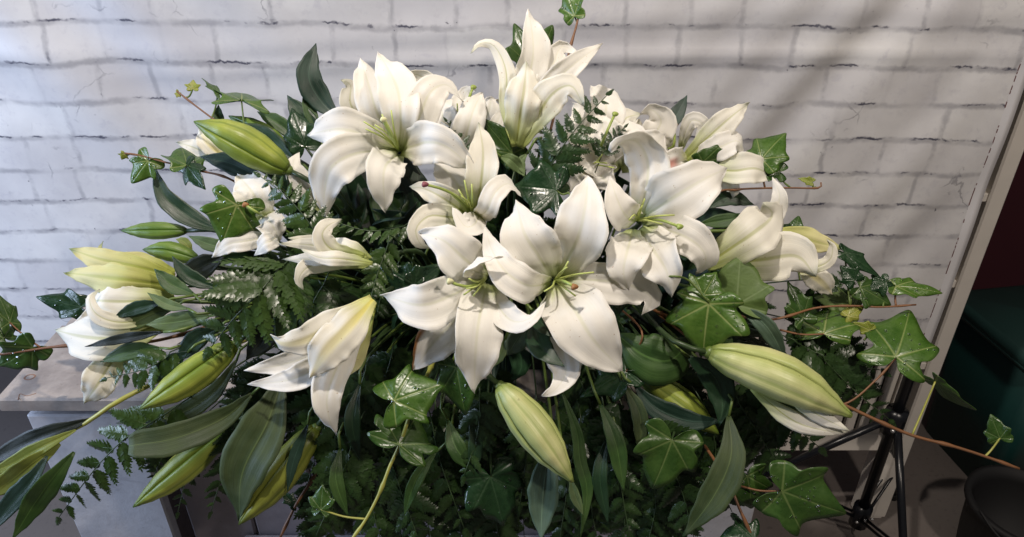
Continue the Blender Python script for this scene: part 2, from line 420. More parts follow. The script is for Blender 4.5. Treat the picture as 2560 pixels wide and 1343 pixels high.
    n.col(c); n.rough(.46); n.b.inputs['Specular IOR Level'].default_value = .4
    hs = []
    for ang in (40, -42):
        mp = n.n('ShaderNodeMapping'); n.l(o, mp.inputs[0]); mp.inputs['Rotation'].default_value = (0, R(ang), 0)
        mp2 = n.n('ShaderNodeMapping'); n.l(mp.outputs[0], mp2.inputs[0]); mp2.inputs['Scale'].default_value = (4.2, 1, .55)
        hs.append(n.noise(mp2.outputs[0], 1.0, 2, .4, .3))
    side = n.smooth(x, -.45, .1); h = n.math('ADD', n.math('MULTIPLY', hs[1], side), n.math('MULTIPLY', hs[0], n.math('SUBTRACT', 1, side)))
    n.bump(h, .35, .02)
mat_brick()
def mat_wood(name, c1, c2, knot, sc_=(3, 40, 40)):
    n = NT(name); o = n.obj(); mp = n.n('ShaderNodeMapping'); n.l(o, mp.inputs[0]); mp.inputs['Scale'].default_value = sc_
    g = n.noise(mp.outputs[0], 1.0, 6, .65, .6); b = n.noise(o, 9, 5, .65); f = n.noise(o, 70, 4, .7)
    c = n.mix(n.smooth(b, .3, .7), c1, c2); c = n.mix(n.smooth(g, .56, .72, 0, .35), c, knot)
    c = n.mix(n.smooth(f, .62, .74, 0, .5), c, knot)
    n.col(c); n.rough(.75); n.bump(n.math('ADD', g, n.math('MULTIPLY', f, .6)), .35, .0025)
mat_wood('worn_board', (.24, .205, .185), (.46, .405, .36), (.12, .095, .08), (5, 22, 30))
mat_wood('grey_panel', (.40, .40, .43), (.54, .54, .57), (.20, .19, .21), (12, 12, 14))
mat_wood('dark_board', (.12, .11, .125), (.19, .18, .20), (.06, .055, .06), (3, 30, 18))
mat_wood('mauve_board', (.24, .21, .22), (.33, .29, .305), (.10, .085, .09), (3, 30, 18))
plain('white_plastic', (.80, .75, .68), .45, .12, 12, .05)
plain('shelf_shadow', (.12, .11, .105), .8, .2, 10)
plain('black_metal', (.006, .007, .010), .28, .3, 30)
plain('bolt_metal', (.55, .55, .55), .3, .1, 30, metal=.9)
plain('teal_plastic', (.008, .046, .042), .45, .2, 8)
plain('teal_rim', (.024, .068, .062), .42, .2, 8)
plain('black_plastic', (.006, .006, .007), .7, .3, 8)
plain('cork', (.30, .22, .14), .8, .25, 60)

FZ = -0.2
o = mesh('floor', [(-6, -2, FZ), (6, -2, FZ), (6, 6, FZ), (-6, 6, FZ)], [(0, 1, 2, 3)], 'floor_concrete'); o['kind'] = 'structure'
v, f = box(-6, 6, 2.6, 2.7, FZ, 3.2); o = mesh('back_wall', v, f, 'maroon_wall', smooth=False); o['kind'] = 'structure'

# the printed photo backdrop, a hanging sheet with folds
def cloth():
    nx, nz = 260, 190; x0, x1, z0, z1 = -1.75, .915, .49, 2.25; vs, fs = [], []
    rs = random.Random(3)
    wl = [(rs.uniform(30, 95), rs.uniform(0, 6.3), rs.uniform(.2, 1) ) for _ in range(7)]
    for i in range(nx + 1):
        for k in range(nz + 1):
            x = x0 + (x1 - x0) * i / nx; z = z0 + (z1 - z0) * k / nz; y = 1.3
            ml = max(0, min(1, (-.35 - x) / .3)) * max(0, min(1, (z - .80) / .3)); mr = max(0, min(1, (x - .15) / .3)) * max(.25, min(1, (.9 - x) / .15)) * max(0, min(1, (z - .55) / .3))
            dl = sum(a * math.sin((x * .80 + z * .60) * q * .42 + p) for q, p, a in wl) / 3.2
            dr = sum(a * math.sin((x * .82 - z * .57) * q * .75 + p * 2) for q, p, a in wl) / 3.2
            y += .015 * ml * dl + .0095 * mr * dr
            zc = 1.140 + .016 * math.sin(x * 1.7 + .4) - .03 * max(0, -x - .3)
            y -= .0065 * math.exp(-((z - zc) / .014) ** 2) * (.55 + .45 * math.sin(x * 2.3 + 1.2)) * max(.0, min(1, (x + 1.0) / .4))
            y -= .004 * math.exp(-((z - zc - .055 - .02 * math.sin(x * 3)) / .022) ** 2)
            y += .0025 * math.sin(9 * x + 3 * math.sin(4 * z)) * math.sin(7 * z + 2 * x) + .004 * math.sin(2.3 * x + 1) 
            vs.append((x, y, z))
    for i in range(nx):
        for k in range(nz):
            a = i * (nz + 1) + k; fs.append((a, a + nz + 1, a + nz + 2, a + 1))
    o = mesh('photo_backdrop', vs, fs, 'brick_print', solid=.0012)
    o['label'] = 'hanging vinyl photo backdrop printed with white bricks, creased behind the flowers'; o['category'] = 'backdrop'
    return o
cloth()

# white plastic slatted unit behind the backdrop
SY = 1.45
t = thing('slatted_shelf_unit', (.8, SY, FZ), 'off-white plastic unit with slotted side, standing behind the brick backdrop', 'shelf unit')
def part(name, b, mat, parent, bev=.002):
    v, f = box(*b, bev); return mesh(name, v, f, mat, parent, smooth=False)
part('corner_post', (1.024, 1.062, SY - .012, SY + .05, FZ + .01, 2.4), 'white_plastic', t, .004)
part('shade_panel', (.30, 1.02, SY + .022, SY + .03, .06, 2.4), 'shelf_shadow', t, 0)  # dark sheet whose colour stands for the shade behind slats and slots
part('bottom_rail', (.30, 1.0235, SY - .004, SY + .02, .06, .125), 'white_plastic', t, .004)
part('inner_stile', (.972, .990, SY - .010, SY + .02, .126, 2.4), 'white_plastic', t, .003)
zs = FZ
for i, (a, b) in enumerate(((.126, .34), (.36, .58), (.60, .80), (.82, 1.06), (1.08, 1.34), (1.36, 2.38))):
    part('rung', (.9905, 1.0235, SY - .007, SY + .018, b, b + .02), 'white_plastic', t, .002)
x = .968
while x > .34:
    part('slat', (x - .024, x, SY - .004, SY + .014, .126, .62), 'white_plastic', t, .003); x -= .036
part('foot', (.985, 1.056, SY - .008, SY + .045, FZ, .0595), 'white_plastic', t, .004)
part('foot', (.32, .39, SY - .008, SY + .045, FZ, .0595), 'white_plastic', t, .004)

# tripod stand of the backdrop
PX, PY = .945, 1.375
t = thing('backdrop_stand', (PX, PY, FZ), 'black metal tripod stand with cross braces holding up the brick backdrop', 'tripod stand')
def tb(name, a, b, r, parent=t, mat='black_metal', seg=12):
    v, f = tube([a, b], r, seg=seg, n=3); return mesh(name, v, f, mat, parent)
tb('pole', (PX, PY, -.13), (PX, PY, 2.28), .0135)
tb('crossbar', (PX + .03, 1.3, 2.256), (-1.8, 1.3, 2.256), .012)
hub = tb('upper_collar', (PX, PY, .20), (PX, PY, .27), .026)
low = tb('lower_collar', (PX, PY, -.14), (PX, PY, -.07), .024)
legs = [V((PX + .005, 1.05, FZ)), V((.50, 1.47, FZ)), V((1.12, 1.52, FZ))]
for e in legs:
    a = V((PX, PY, .225)); d = (e - a); d2 = V((d.x, d.y, 0)).normalized(); st = a + d2 * .025
    lg = tb('leg', st, e + V((0, 0, .006)), .0095)
    tb('rubber_foot', e + V((0, 0, .012)) - d * .03, e + V((0, 0, .001)), .0135, lg, 'black_plastic')
    m_ = st.lerp(e, .56)
    for s in (-1, 1):
        sd = d2.cross(V((0, 0, 1))) * .009 * s
        tb('brace', V((PX, PY, -.105)) + sd + d2 * .018, m_ + sd, .0042, seg=8)
    v, f = ball(m_ + V((0, -.012, 0)), .006); mesh('bolt', v, f, 'bolt_metal', t)
for dx in (-.02, .0, .018):
    v, f = ball((PX + dx, PY - .024, -.10 + dx * .3), .0045); mesh('bolt', v, f, 'bolt_metal', t)
v, f = ball((PX - .012, PY - .026, .225), .006); mesh('bolt', v, f, 'bolt_metal', t)

# storage bin and bucket in the dark corner
def frustum(cx, cy, z0, z1, hx0, hy0, hx1, hy1, rot, r=.2, seg=5):
    vs, fs = [], []; ring = []
    for z, hx, hy in ((z0, hx0, hy0), (z1, hx1, hy1)):
        for q in range(4):
            for k in range(seg):
                a = math.pi / 2 * (q + k / (seg - 1)); sx = (1, -1, -1, 1)[q]; sy = (1, 1, -1, -1)[q]; rr = r * min(hx, hy)
                x = sx * (hx - rr) + rr * math.cos(a); y = sy * (hy - rr) + rr * math.sin(a)
                vs.append((cx + x * math.cos(rot) - y * math.sin(rot), cy + x * math.sin(rot) + y * math.cos(rot), z))
    m = 4 * seg
    for k in range(m): fs.append((k, (k + 1) % m, m + (k + 1) % m, m + k))
    return vs, fs, m
t = thing('storage_tote', (1.572, 1.70, FZ), 'dark green plastic storage tote with a thick rim beside the slatted unit', 'storage tote')
RT = R(9)
v, f, m = frustum(1.572, 1.70, FZ, .25, .20, .155, .225, .175, RT); f = f + [tuple(range(m))[::-1]]
mesh('tub', v, f, 'teal_plastic', t, solid=.004)
v, f, m = frustum(1.572, 1.70, .25, .275, .228, .178, .248, .198, RT); mesh('rim', v, f, 'teal_rim', t, solid=.006)
v, f, m = frustum(1.572, 1.70, .275, .305, .248, .198, .24, .19, RT); f = f + [tuple(range(m, 2 * m))]
mesh('lid', v, f, 'teal_rim', t, solid=.004)
t = thing('bucket', (1.31, 1.30, FZ), 'round black plastic bucket standing on the floor by the tripod', 'bucket')
prof = [(.10, 0), (.135, .004), (.15, .10), (.162, .22), (.176, .225), (.176, .24), (.160, .243), (.150, .20), (.13, .02), (.0, .016)]
vs, fs = [], []
for r_, z_ in prof:
    z_ *= .9
    for k in range(40): vs.append((1.31 + r_*.8 * math.cos(k * .15708), 1.30 + r_*.8 * math.sin(k * .15708), FZ + z_))
for i in range(len(prof) - 1):
    for k in range(40): fs.append((i * 40 + k, i * 40 + (k + 1) % 40, i * 40 + 40 + (k + 1) % 40, i * 40 + 40 + k))
mesh('body', vs, fs, 'black_plastic', t)
hp = [(1.31 + .1424 * math.cos(a), 1.30 + .1424 * math.sin(a), FZ + .23 - .06 * math.sin((a - 3.3) / 2.9 * math.pi)) for a in [3.3 + 2.9 * i / 8 for i in range(9)]]
v, f = tube(hp, .003, n=24); mesh('handle', v, f, 'black_plastic', t)

# bench
t = thing('bench', (-.18, 1.05, FZ), 'worn grey wooden bench with knotted top board under the flower arrangement', 'bench')
BX0, BX1 = -.788, .44
def board(name, b, mat, bev=.004, n=28):
    """A plank with slightly chipped edges."""
    v, f = box(*b, bev); o = mesh(name, v, f, mat, t, smooth=False); return o
for i, (ya, yb) in enumerate(((.862, 1.058), (1.061, 1.252))):
    board('top_board', (BX0 + .004 * i, BX1, ya, yb, .724, .75 - .0015 * i), 'worn_board', .003)
board('apron', (BX0 + .03, BX1 - .03, .905, .93, .60, .7235), 'mauve_board')
board('leg_panel', (BX0 + .02, -.60, .882, .904, FZ, .70), 'grey_panel', .003)
board('leg_panel', (.26, BX1 - .02, .882, .904, FZ, .70), 'grey_panel', .003)
x = -.5985
while x < .25:
    w = .118 if x < .1 else .2585 - x
    board('front_board', (x, min(x + w, .2585), .935, .953, FZ, .5985), 'mauve_board' if int((x + 1) * 10) % 3 else 'dark_board'); x += w + .003
board('lower_rail', (-.50, .2585, .893, .9335, .27, .36), 'mauve_board')
board('side_panel', (BX0 + .022, BX0 + .045, .9315, 1.24, FZ, .7235), 'mauve_board')
board('side_panel', (BX1 - .035, BX1 - .012, .9315, 1.24, FZ, .7235), 'mauve_board')
# knot ring and split in the top board
def ringmesh(px, py, r, w):
    vs, fs = [], []
    for k in range(28):
        a = k / 28 * 6.2832
        for rr, z in ((r - w, .7501), (r, .7506), (r + w, .7501)): vs.append((px + rr * math.cos(a) * 1.15, py + rr * math.sin(a), z))
    for k in range(28):
        for j in (0, 1): fs.append((k * 3 + j, ((k + 1) % 28) * 3 + j, ((k + 1) % 28) * 3 + j + 1, k * 3 + j + 1))
    return vs, fs
plain('knot', (.22, .12, .075), .7, .3, 80)
def on_top(px, py):
    ray = P(px, py, 1) - CAMV; k = (.75 - CAMZ) / ray.z; return CAMV + ray * k
q = on_top(74, 943); v, f = ringmesh(q.x, q.y, .0065, .0012); mesh('knot', v, f, 'knot', t)
pts = [on_top(*p_) for p_ in ((45, 1000), (50, 985), (66, 990), (90, 984))]
v, f = tube([p_ + V((0, 0, -.0002)) for p_ in pts], .0008, seg=5); mesh('split', v, f, 'knot', t)

# tray with floral foam that holds every stem
t = thing('floral_tray', (0, 1.02, .75), 'dark floral foam in a low tray hidden under the lilies', 'flower tray')
v, f, m = frustum(0, 1.02, .7505, .80, .27, .085, .29, .10, 0); f = f + [tuple(range(m))[::-1]]; mesh('tray', v, f, 'tray_plastic', t, solid=.003)
v, f = ball((0, 1.02, .80), .095, 2.85, .93, .62, 28, 14); mesh('foam', v, f, 'foam', t)
def anchor(p, spread=.62):
    """Where a stem enters the foam."""
    x = max(-.25, min(.25, p.x * spread)); return V((x, 1.02 + .04 * math.sin(p.x * 9), .80 + .035 * math.cos(x / .27 * 1.3)))
# ------------------------------------------------------------------ plants
def path(k, pts, d):
    out = []
    for p in pts:
        px, py = Q(k, p[0], p[1]); out.append(P(px, py, d - (p[2] if len(p) > 2 else 0)))
    return out
def mw(k, w, d): return w / CROP[k][2] / FPX * d
WETS = []
def stem_to_foam(p, back, parent, mat='stem_green', r=.0032, name='stem'):
    a = anchor(p); m1 = p + back; m2 = m1.lerp(a, .55) + V((0, .01, .015))
    v, f = tube([p, m1, m2, a], r, r * 1.25, seg=8, n=16); return mesh(name, v, f, mat, parent)

def lily(label, k, d, throat, petals, fil=(), pis=None, stig='stigma_cream', deep=.03, back=None, group='open white lilies', stem=True, cat='lily'):
    tp = path(k, [(throat[0], throat[1], -.02)], d)[0]
    t = thing('lily_flower', anchor(tp), label, cat, group)
    for q in petals:
        pts, w = [list(p) for p in q[0]], q[1]; op = q[2] if len(q) > 2 else {}
        pts = [[p[0], p[1], p[2] if len(p) > 2 else 0] for p in pts]
        if op.get('deep', True): pts[0][2] -= deep
        p3 = path(k, pts, d)
        v, f, uv = ribbon(p3, mw(k, w, d) * 1.04, op.get('prof', 'petal'), op.get('cup', random.uniform(-.05, .1)) * (.3 if deep >= .03 else .8), op.get('ruf', .034) * 1.5,
                          op.get('roll', (random.uniform(-12, 12), random.uniform(-16, 16))), 26, 12, op.get('rib', .16), random.uniform(0, 6.3))
        mesh('petal', v, f, op.get('mat', 'petal_white'), t, uv, solid=.0005)
    tb3 = path(k, [(throat[0], throat[1], -.02 - deep)], d)[0]
    if fil:
        for q in fil:
            p3 = path(k, q, d); v, f = tube([tb3] + p3[1:], .0017, .0010, seg=6, n=12); mesh('filament', v, f, 'filament', t)
    if pis:
        p3 = path(k, pis, d); v, f = tube([tb3] + p3[1:], .0022, .0018, seg=8, n=14); pm = mesh('pistil', v, f, 'pistil_green', t)
        v, f = ball(p3[-1], .0042, 1, 1, .85, 12, 6, 3); mesh('stigma', v, f, stig, pm)
    if stem:
        bk = V(back) if back else (tb3 - CAMV).normalized() * .05 + V((0, 0, -.01)); stem_to_foam(tb3, bk, t, 'stem_dark')
    return t

lily('widest open white lily with broad flat petals, left of the tall upright lily', 'B', 1.0, (440, 1120), [
    ([(440, 1120, -.02), (450, 880, .015), (420, 640, .01), (285, 392, -.03)], 285, {'cup': -.18}),
    ([(450, 1110, -.02), (575, 900, .0), (670, 690, .012), (800, 630, -.008), (915, 765, -.02)], 250, {'cup': .15}),
    ([(430, 1130, -.02), (200, 1015, .012), (-20, 960, .03), (-240, 1010, .0)], 310, {'cup': .05, 'ruf': .04}),
    ([(430, 1140, -.02), (170, 1130, .02), (-50, 1230, .035), (-115, 1410, .015), (-110, 1620, -.01)], 300, {'cup': .12, 'ruf': .035}),
    ([(440, 1140, -.02), (345, 1225, .03), (325, 1350, .045), (335, 1575, .02)], 280, {'cup': .2}),
    ([(450, 1120, -.02), (640, 1060, .035), (800, 1100, .045), (1010, 1270, .02)], 300, {'cup': .16, 'ruf': .04})],
    [[(430, 1120), (320, 1000, .025), (175, 905, .045)], [(430, 1120), (330, 1030, .02), (190, 960, .04)], [(430, 1110), (380, 980, .025), (310, 850, .04)], [(440, 1110), (405, 980, .025), (380, 820, .04)], [(440, 1110), (370, 1010, .03), (260, 930, .05)]],
    [(430, 1120), (385, 1020, .03), (320, 890, .05)], 'stigma_cream')
lily('white lily half hidden behind the wide flat-petalled lily, one petal tip curled outward', 'B', 1.06, (430, 1000), [
    ([(420, 1120, -.02), (280, 850, .02), (210, 620, .02), (150, 435, .0)], 260),
    ([(300, 1000, -.04), (90, 800, -.03), (80, 640, -.03), (5, 595, -.02)], 170, {'mat': 'petal_outer'}),
    ([(500, 950, -.04), (660, 660, -.03), (580, 560, -.02), (455, 560, -.01)], 140, {'mat': 'petal_outer', 'cup': .25}),
    ([(520, 980, -.05), (640, 800, -.04), (690, 660, -.05), (640, 590, -.06)], 150)])
lily('white lily squeezed behind the upright trumpet lily, green pistil poking above petals', 'B', 1.055, (900, 1080), [
    ([(890, 1220, 0), (950, 960, .03), (1005, 790, .03), (1060, 690, .01)], 230, {'cup': .3}),
    ([(950, 1150, -.02), (1100, 850, -.0), (1130, 730, -.01), (1190, 770, -.02)], 160, {'cup': .2}),
    ([(860, 1200, -.01), (790, 980, .0), (760, 800, .0), (840, 730, -.02)], 210),
    ([(880, 1150, -.04), (900, 850, -.04), (940, 690, -.04), (1010, 670, -.03)], 190, {'cup': -.25}),
    ([(1000, 1150, -.02), (1150, 950, .01), (1215, 790, -.01)], 120),
    ([(860, 1150, -.02), (820, 1050, .0), (720, 930, .0), (690, 830, 0)], 140)],
    [[(900, 1080), (880, 950, .0), (872, 770, .01)]], [(910, 1050), (955, 760, .02), (990, 650, .02)], 'pistil_green')
lily('cream-throated white lily with a long plum-tipped pistil above the centre pair of lilies', 'E', .97, (985, 265), [
    ([(1000, 270, -.03), (1045, 50, -.005), (1065, -180, .0), (1050, -330, -.005), (1030, -425, -.02)], 225, {'cup': -.1, 'mat': 'petal_outer'}),
    ([(985, 270, -.03), (890, 60, -.03), (790, -70, -.035), (700, -120, -.05)], 300, {'cup': -.2}),
    ([(980, 280, -.03), (790, 150, .0), (640, 70, .005), (520, 50, -.005)], 190, {'cup': -.1, 'mat': 'petal_outer'}),
    ([(1010, 280, -.03), (1090, 230, .015), (1150, 100, .025), (1250, 25, .012), (1345, 105, .0), (1390, 150, -.01)], 170, {'cup': .2}),
    ([(960, 290, -.02), (800, 275, .02), (660, 270, .035), (565, 370, .045), (600, 480, .035), (665, 505, .02)], 170, {'cup': .25, 'mat': 'petal_outer'}),
    ([(1040, 260, -.01), (1000, 330, .03), (930, 340, .04), (835, 205, .035)], 190, {'cup': .1})],
    [[(985, 265), (950, 120, .0), (925, 0, .01)], [(985, 265), (985, 140, .0), (980, 30, .01)], [(985, 265), (930, 150, .01), (880, 70, .02)], [(985, 265), (900, 170, .01), (830, 110, .03)], [(985, 265), (960, 170, .01), (900, 120, .03)]],
    [(985, 265), (900, 150, .02), (780, 75, .045), (630, 33, .055)], 'stigma_plum')
lily('tall upright white trumpet lily seen from the side, highest of all the flowers', 'B', 1.0, (1310, 1100), [
    ([(1330, 1060, -.03), (1400, 620, -.03), (1440, 350, -.02), (1400, 66, -.03)], 240, {'cup': -.25}),
    ([(1350, 1070, -.02), (1500, 700, -.03), (1590, 470, -.03), (1650, 350, -.03), (1770, 400, -.02)], 190, {'cup': -.1}),
    ([(1300, 1090, .0), (1240, 820, .0), (1235, 530, .0), (1150, 345, .0), (1040, 325, .0), (972, 400, .005)], 150, {'cup': .25, 'mat': 'petal_outer', 'prof': 'outer'}),
    ([(1345, 1080, -.01), (1540, 680, .0), (1740, 480, .01), (1952, 328, -.01)], 175, {'cup': -.1}),
    ([(1335, 1095, .0), (1460, 880, .025), (1580, 700, .04), (1720, 640, .045), (1815, 790, .04)], 230, {'cup': .2, 'mat': 'petal_outer'}),
    ([(1310, 1095, .0), (1345, 820, .035), (1370, 660, .04), (1390, 458, .03)], 260, {'cup': .35, 'mat': 'petal_outer', 'rib': .25}),
    ], deep=0, back=(0, .0, -.05))
lily('white lily with a long straight green pistil behind the serrated fern tip', 'B', 1.035, (1890, 1230), [
    ([(1880, 1230, -.03), (1960, 900, -.01), (1975, 770, -.01), (1865, 640, -.03)], 294, {'cup': -.1}),
    ([(1880, 1240, -.02), (1750, 1150, .0), (1670, 1190, .01), (1615, 1130, .0)], 268),
    ([(1880, 1250, -.02), (1780, 1320, .02), (1700, 1430, .02)], 332),
    ([(1880, 1230, -.03), (1830, 1000, -.02), (1790, 860, -.03), (1730, 770, -.04)], 268),
    ([(1900, 1240, -.03), (2000, 1120, -.02), (2100, 1030, -.02), (2180, 1000, -.02)], 217),
    ([(1890, 1250, -.03), (1960, 1330, .01), (2060, 1400, .01)], 256)],
    [[(1890, 1230), (1915, 1200, .01), (1950, 1150, .03)], [(1890, 1230), (1930, 1230, .01), (2040, 1250, .03)], [(1890, 1230), (1900, 1210, .01), (1985, 1215, .03)]],
    [(1890, 1230), (1965, 1030, .03), (2045, 850, .03)], 'pistil_green')
lily('white lily with tightly rolled-back petals behind the big green-throated lily', 'B', 1.085, (2300, 1080), [
    ([(2250, 1150, 0), (2150, 990, .0), (2120, 890, 0), (2235, 845, .0)], 217, {'mat': 'petal_outer'}),
    ([(2300, 1180, 0), (2340, 1010, .02), (2390, 900, .03), (2320, 820, .035), (2235, 850, .03)], 230, {'cup': .2}),
    ([(2300, 1180, -.02), (2200, 1060, .0), (2080, 1010, .0)], 243),
    ([(2330, 1180, -.02), (2430, 1060, .0), (2450, 950, .0)], 179),
    ([(2310, 1190, -.01), (2380, 1120, .02), (2440, 1120, .02)], 192)],
    pis=[(2400, 1150), (2470, 1100, .02), (2490, 930, .03)], stig='stigma_brown')
lily('white lily with pink flushed petal and one long pointed petal under ivy', 'C', 1.045, (20, 1200), [
    ([(30, 1200, -.01), (200, 1030, .01), (380, 870, .02), (512, 772, .0)], 217, {'cup': .1, 'mat': 'petal_outer', 'prof': 'outer'}),
    ([(0, 1120, -.03), (50, 960, -.01), (95, 895, 0), (170, 935, .0), (110, 1060, -.01)], 115, {'cup': .2}),
    ([(60, 1210, -.01), (250, 1120, .015), (420, 1050, .02), (470, 1150, .01)], 192, {'cup': .15}),
    ([(100, 1240, 0), (380, 1270, .02), (560, 1255, .025), (720, 1320, .0)], 217, {'cup': .1, 'mat': 'petal_outer'}),
    ([(60, 1180, -.01), (-40, 1210, .02), (-140, 1250, .03), (-240, 1290, .04)], 204, {'mat': 'petal_pink', 'cup': -.15}),
    ([(100, 1250, -.01), (300, 1330, .0), (400, 1400, .01), (395, 1475, .0)], 140)], deep=.01)
lily('white lily filling the gap behind the green-pistil lily and the rolled-back petals', 'B', 1.03, (2080, 1220), [
    ([(2080, 1250, -.01), (2010, 1080, .0), (1960, 960, .0), (1950, 840, -.01)], 287, {}),
    ([(2080, 1250, -.01), (2120, 1080, .0), (2110, 960, .0), (2060, 900, -.01)], 300, {}),
    ([(2080, 1250, -.01), (2230, 1150, .0), (2340, 1080, .01), (2420, 1000, .0)], 325, {}),
    ([(2080, 1250, -.02), (1960, 1200, -.01), (1850, 1120, -.01), (1780, 1050, -.02)], 275, {})])
lily('big white lily with pale green throat and broad rounded petals above the bright ivy leaf', 'E', .93, (2215, 300), [
    ([(2230, 290, -.03), (2450, 150, .01), (2680, 10, .025), (2880, -85, .005)], 400, {'cup': -.06, 'ruf': .02}),
    ([(2210, 280, -.03), (2270, 100, -.01), (2290, -130, .0), (2210, -280, .02), (2085, -285, .035), (2005, -215, .035)], 290, {'cup': .22}),
    ([(2200, 310, -.02), (2130, 270, .02), (2060, 130, .03), (2008, -20, .02)], 240, {'cup': .2}),
    ([(2180, 370, -.02), (2140, 520, .03), (2110, 680, .04), (2145, 825, .02)], 300, {'cup': .25, 'ruf': .035}),
    ([(2220, 370, -.02), (2330, 520, .025), (2430, 680, .045), (2465, 870, .03)], 330, {'cup': .15, 'ruf': .035}),
    ([(2290, 330, -.02), (2540, 410, .025), (2690, 510, .03), (2720, 620, .02), (2650, 705, .0)], 270, {'cup': .25})],
    [[(2215, 300), (2240, 220, .02), (2268, 140, .035)], [(2215, 300), (2350, 270, .03), (2490, 262, .04)], [(2215, 300), (2220, 240, .02), (2250, 190, .035)], [(2215, 300), (2280, 300, .03), (2400, 330, .04)], [(2215, 300), (2190, 260, .02), (2150, 300, .03)]],
    [(2215, 300), (2380, 300, .035), (2525, 348, .05)], 'pistil_green')
lily('white lily with a dark throat and one huge drooping lower petal', 'E', .9, (1600, 745), [
    ([(1640, 740, -.03), (1900, 745, -.01), (2150, 780, -.01), (2320, 880, -.02), (2245, 1005, -.02)], 300, {'cup': .2}),
    ([(1580, 730, -.03), (1480, 570, .0), (1370, 390, .01), (1310, 150, -.01)], 370, {'cup': -.1}),
    ([(1620, 720, -.03), (1760, 450, .01), (1825, 200, .02), (1845, -30, .0)], 380, {'cup': -.08, 'ruf': .02}),
    ([(1570, 760, -.02), (1420, 790, .035), (1240, 690, .045), (1130, 520, .03), (1080, 345, .01)], 240, {'cup': .15}),
    ([(1580, 790, -.03), (1600, 1000, -.005), (1650, 1250, .01), (1680, 1430, .025), (1600, 1560, .035), (1505, 1610, .035)], 260, {'cup': .2}),
    ([(1600, 770, -.02), (1740, 950, .035), (1880, 1180, .05), (2100, 1420, .02)], 440, {'cup': .1, 'ruf': .022})],
    [[(1600, 745), (1750, 705, .03), (1890, 688, .045)], [(1600, 745), (1650, 690, .03), (1700, 605, .045)], [(1600, 745), (1580, 790, .035), (1520, 830, .05)], [(1600, 745), (1680, 810, .04), (1755, 865, .05)], [(1600, 745), (1640, 690, .03), (1690, 650, .05)]],
    [(1600, 745), (1670, 755, .045), (1742, 796, .06)], 'stigma_brown')
lily('white lily with a brown-stained lower petal and cream three-lobed stigma', 'E', .895, (1085, 730), [
    ([(1060, 780, -.03), (870, 1020, -.01), (690, 1220, .0), (545, 1410, -.01)], 340, {'cup': .05, 'mat': 'petal_brown'}),
    ([(1080, 710, -.02), (930, 590, .02), (770, 450, .03), (590, 395, .01)], 310, {'cup': .12, 'ruf': .035}),
    ([(1070, 730, -.02), (850, 850, .02), (600, 930, .04), (315, 860, .01)], 330, {'cup': .1, 'ruf': .03}),
    ([(1120, 800, -.02), (1190, 960, .02), (1290, 1050, .045), (1420, 1030, .055), (1530, 910, .045)], 190, {'cup': .2, 'ruf': .05}),
    ([(1090, 770, -.02), (1045, 1000, .035), (1010, 1250, .045), (1000, 1585, .02)], 350, {'cup': .1, 'ruf': .03}),
    ([(1100, 720, -.01), (960, 650, .035), (1060, 600, .055), (1215, 572, .055)], 150, {'cup': .2})],
    [[(1085, 730), (1000, 800, .03), (920, 855, .045)], [(1085, 730), (1020, 760, .03), (960, 735, .05)], [(1085, 730), (1040, 800, .03), (990, 865, .045)], [(1085, 730), (1020, 790, .04), (940, 810, .055)]],
    [(1085, 730), (980, 790, .04), (890, 785, .055), (815, 755, .06)], 'stigma_cream')
lily('small half-open lily pointing sideways out of the dark ferns, petal tips just curling', 'K', .905, (1850, 1100), [
    ([(1860, 1090, -.02), (1720, 1030, .0), (1600, 980, .0), (1450, 955, -.01)], 170, {'mat': 'petal_outer', 'cup': .4, 'ruf': .01}),
    ([(1820, 1040, -.02), (1480, 960, -.02), (1320, 925, -.015), (1160, 908, -.005)], 120, {'mat': 'petal_outer', 'cup': .25, 'ruf': .02}),
    ([(1820, 1060, -.01), (1500, 990, -.005), (1290, 960, .0), (1085, 956, .005)], 115, {'mat': 'petal_outer', 'cup': .25, 'ruf': .02}),
    ([(1800, 1060, -.005), (1540, 1010, .02), (1445, 890, .03), (1500, 800, .025), (1608, 752, .01)], 165, {'cup': .25, 'mat': 'petal_outer'}),
    ([(1840, 1140, -.01), (1540, 1110, .0), (1330, 1150, .015), (1250, 1250, .02), (1288, 1342, .01)], 150, {'mat': 'petal_outer', 'cup': .25}),
    ([(1840, 1120, .0), (1520, 1080, .02), (1330, 1085, .02), (1115, 1086, .01)], 105, {'mat': 'petal_outer', 'cup': .3, 'ruf': .02}),
    ([(1870, 1120, .0), (1600, 1080, .035), (1420, 1070, .035), (1270, 1000, .03)], 120, {'mat': 'petal_outer', 'cup': .45, 'ruf': .02}),
    ], deep=0, back=(.05, .06, -.02))
lily('trumpet lily with gold-streaked outside hanging down left over the green buds', 'D', .905, (2755, 890), [
    ([(2770, 920, -.02), (2660, 1150, -.02), (2560, 1420, -.02), (2500, 1500, -.02)], 220, {'mat': 'petal_yellow'}),
    ([(2740, 930, -.01), (2420, 1250, -.005), (2120, 1370, .0), (1815, 1418, .0)], 190, {'mat': 'petal_white', 'cup': -.1}),
    ([(2740, 940, .0), (2460, 1310, .005), (2180, 1480, .01), (1842, 1522, .0)], 180, {'mat': 'petal_white', 'cup': -.1}),
    ([(2750, 920, .0), (2570, 1250, .01), (2440, 1580, .025), (2445, 1760, .02), (2500, 1890, .0)], 230, {'mat': 'petal_white', 'cup': .2}),
    ([(2770, 880, .01), (2520, 1060, .035), (2290, 1190, .045), (2110, 1220, .045), (2015, 1150, .04)], 230, {'mat': 'petal_gold', 'cup': .3}),
    ([(2775, 890, .02), (2580, 1110, .045), (2430, 1270, .05), (2305, 1475, .04)], 290, {'mat': 'petal_gold', 'cup': .35})], deep=0, back=(.05, .07, -.01))
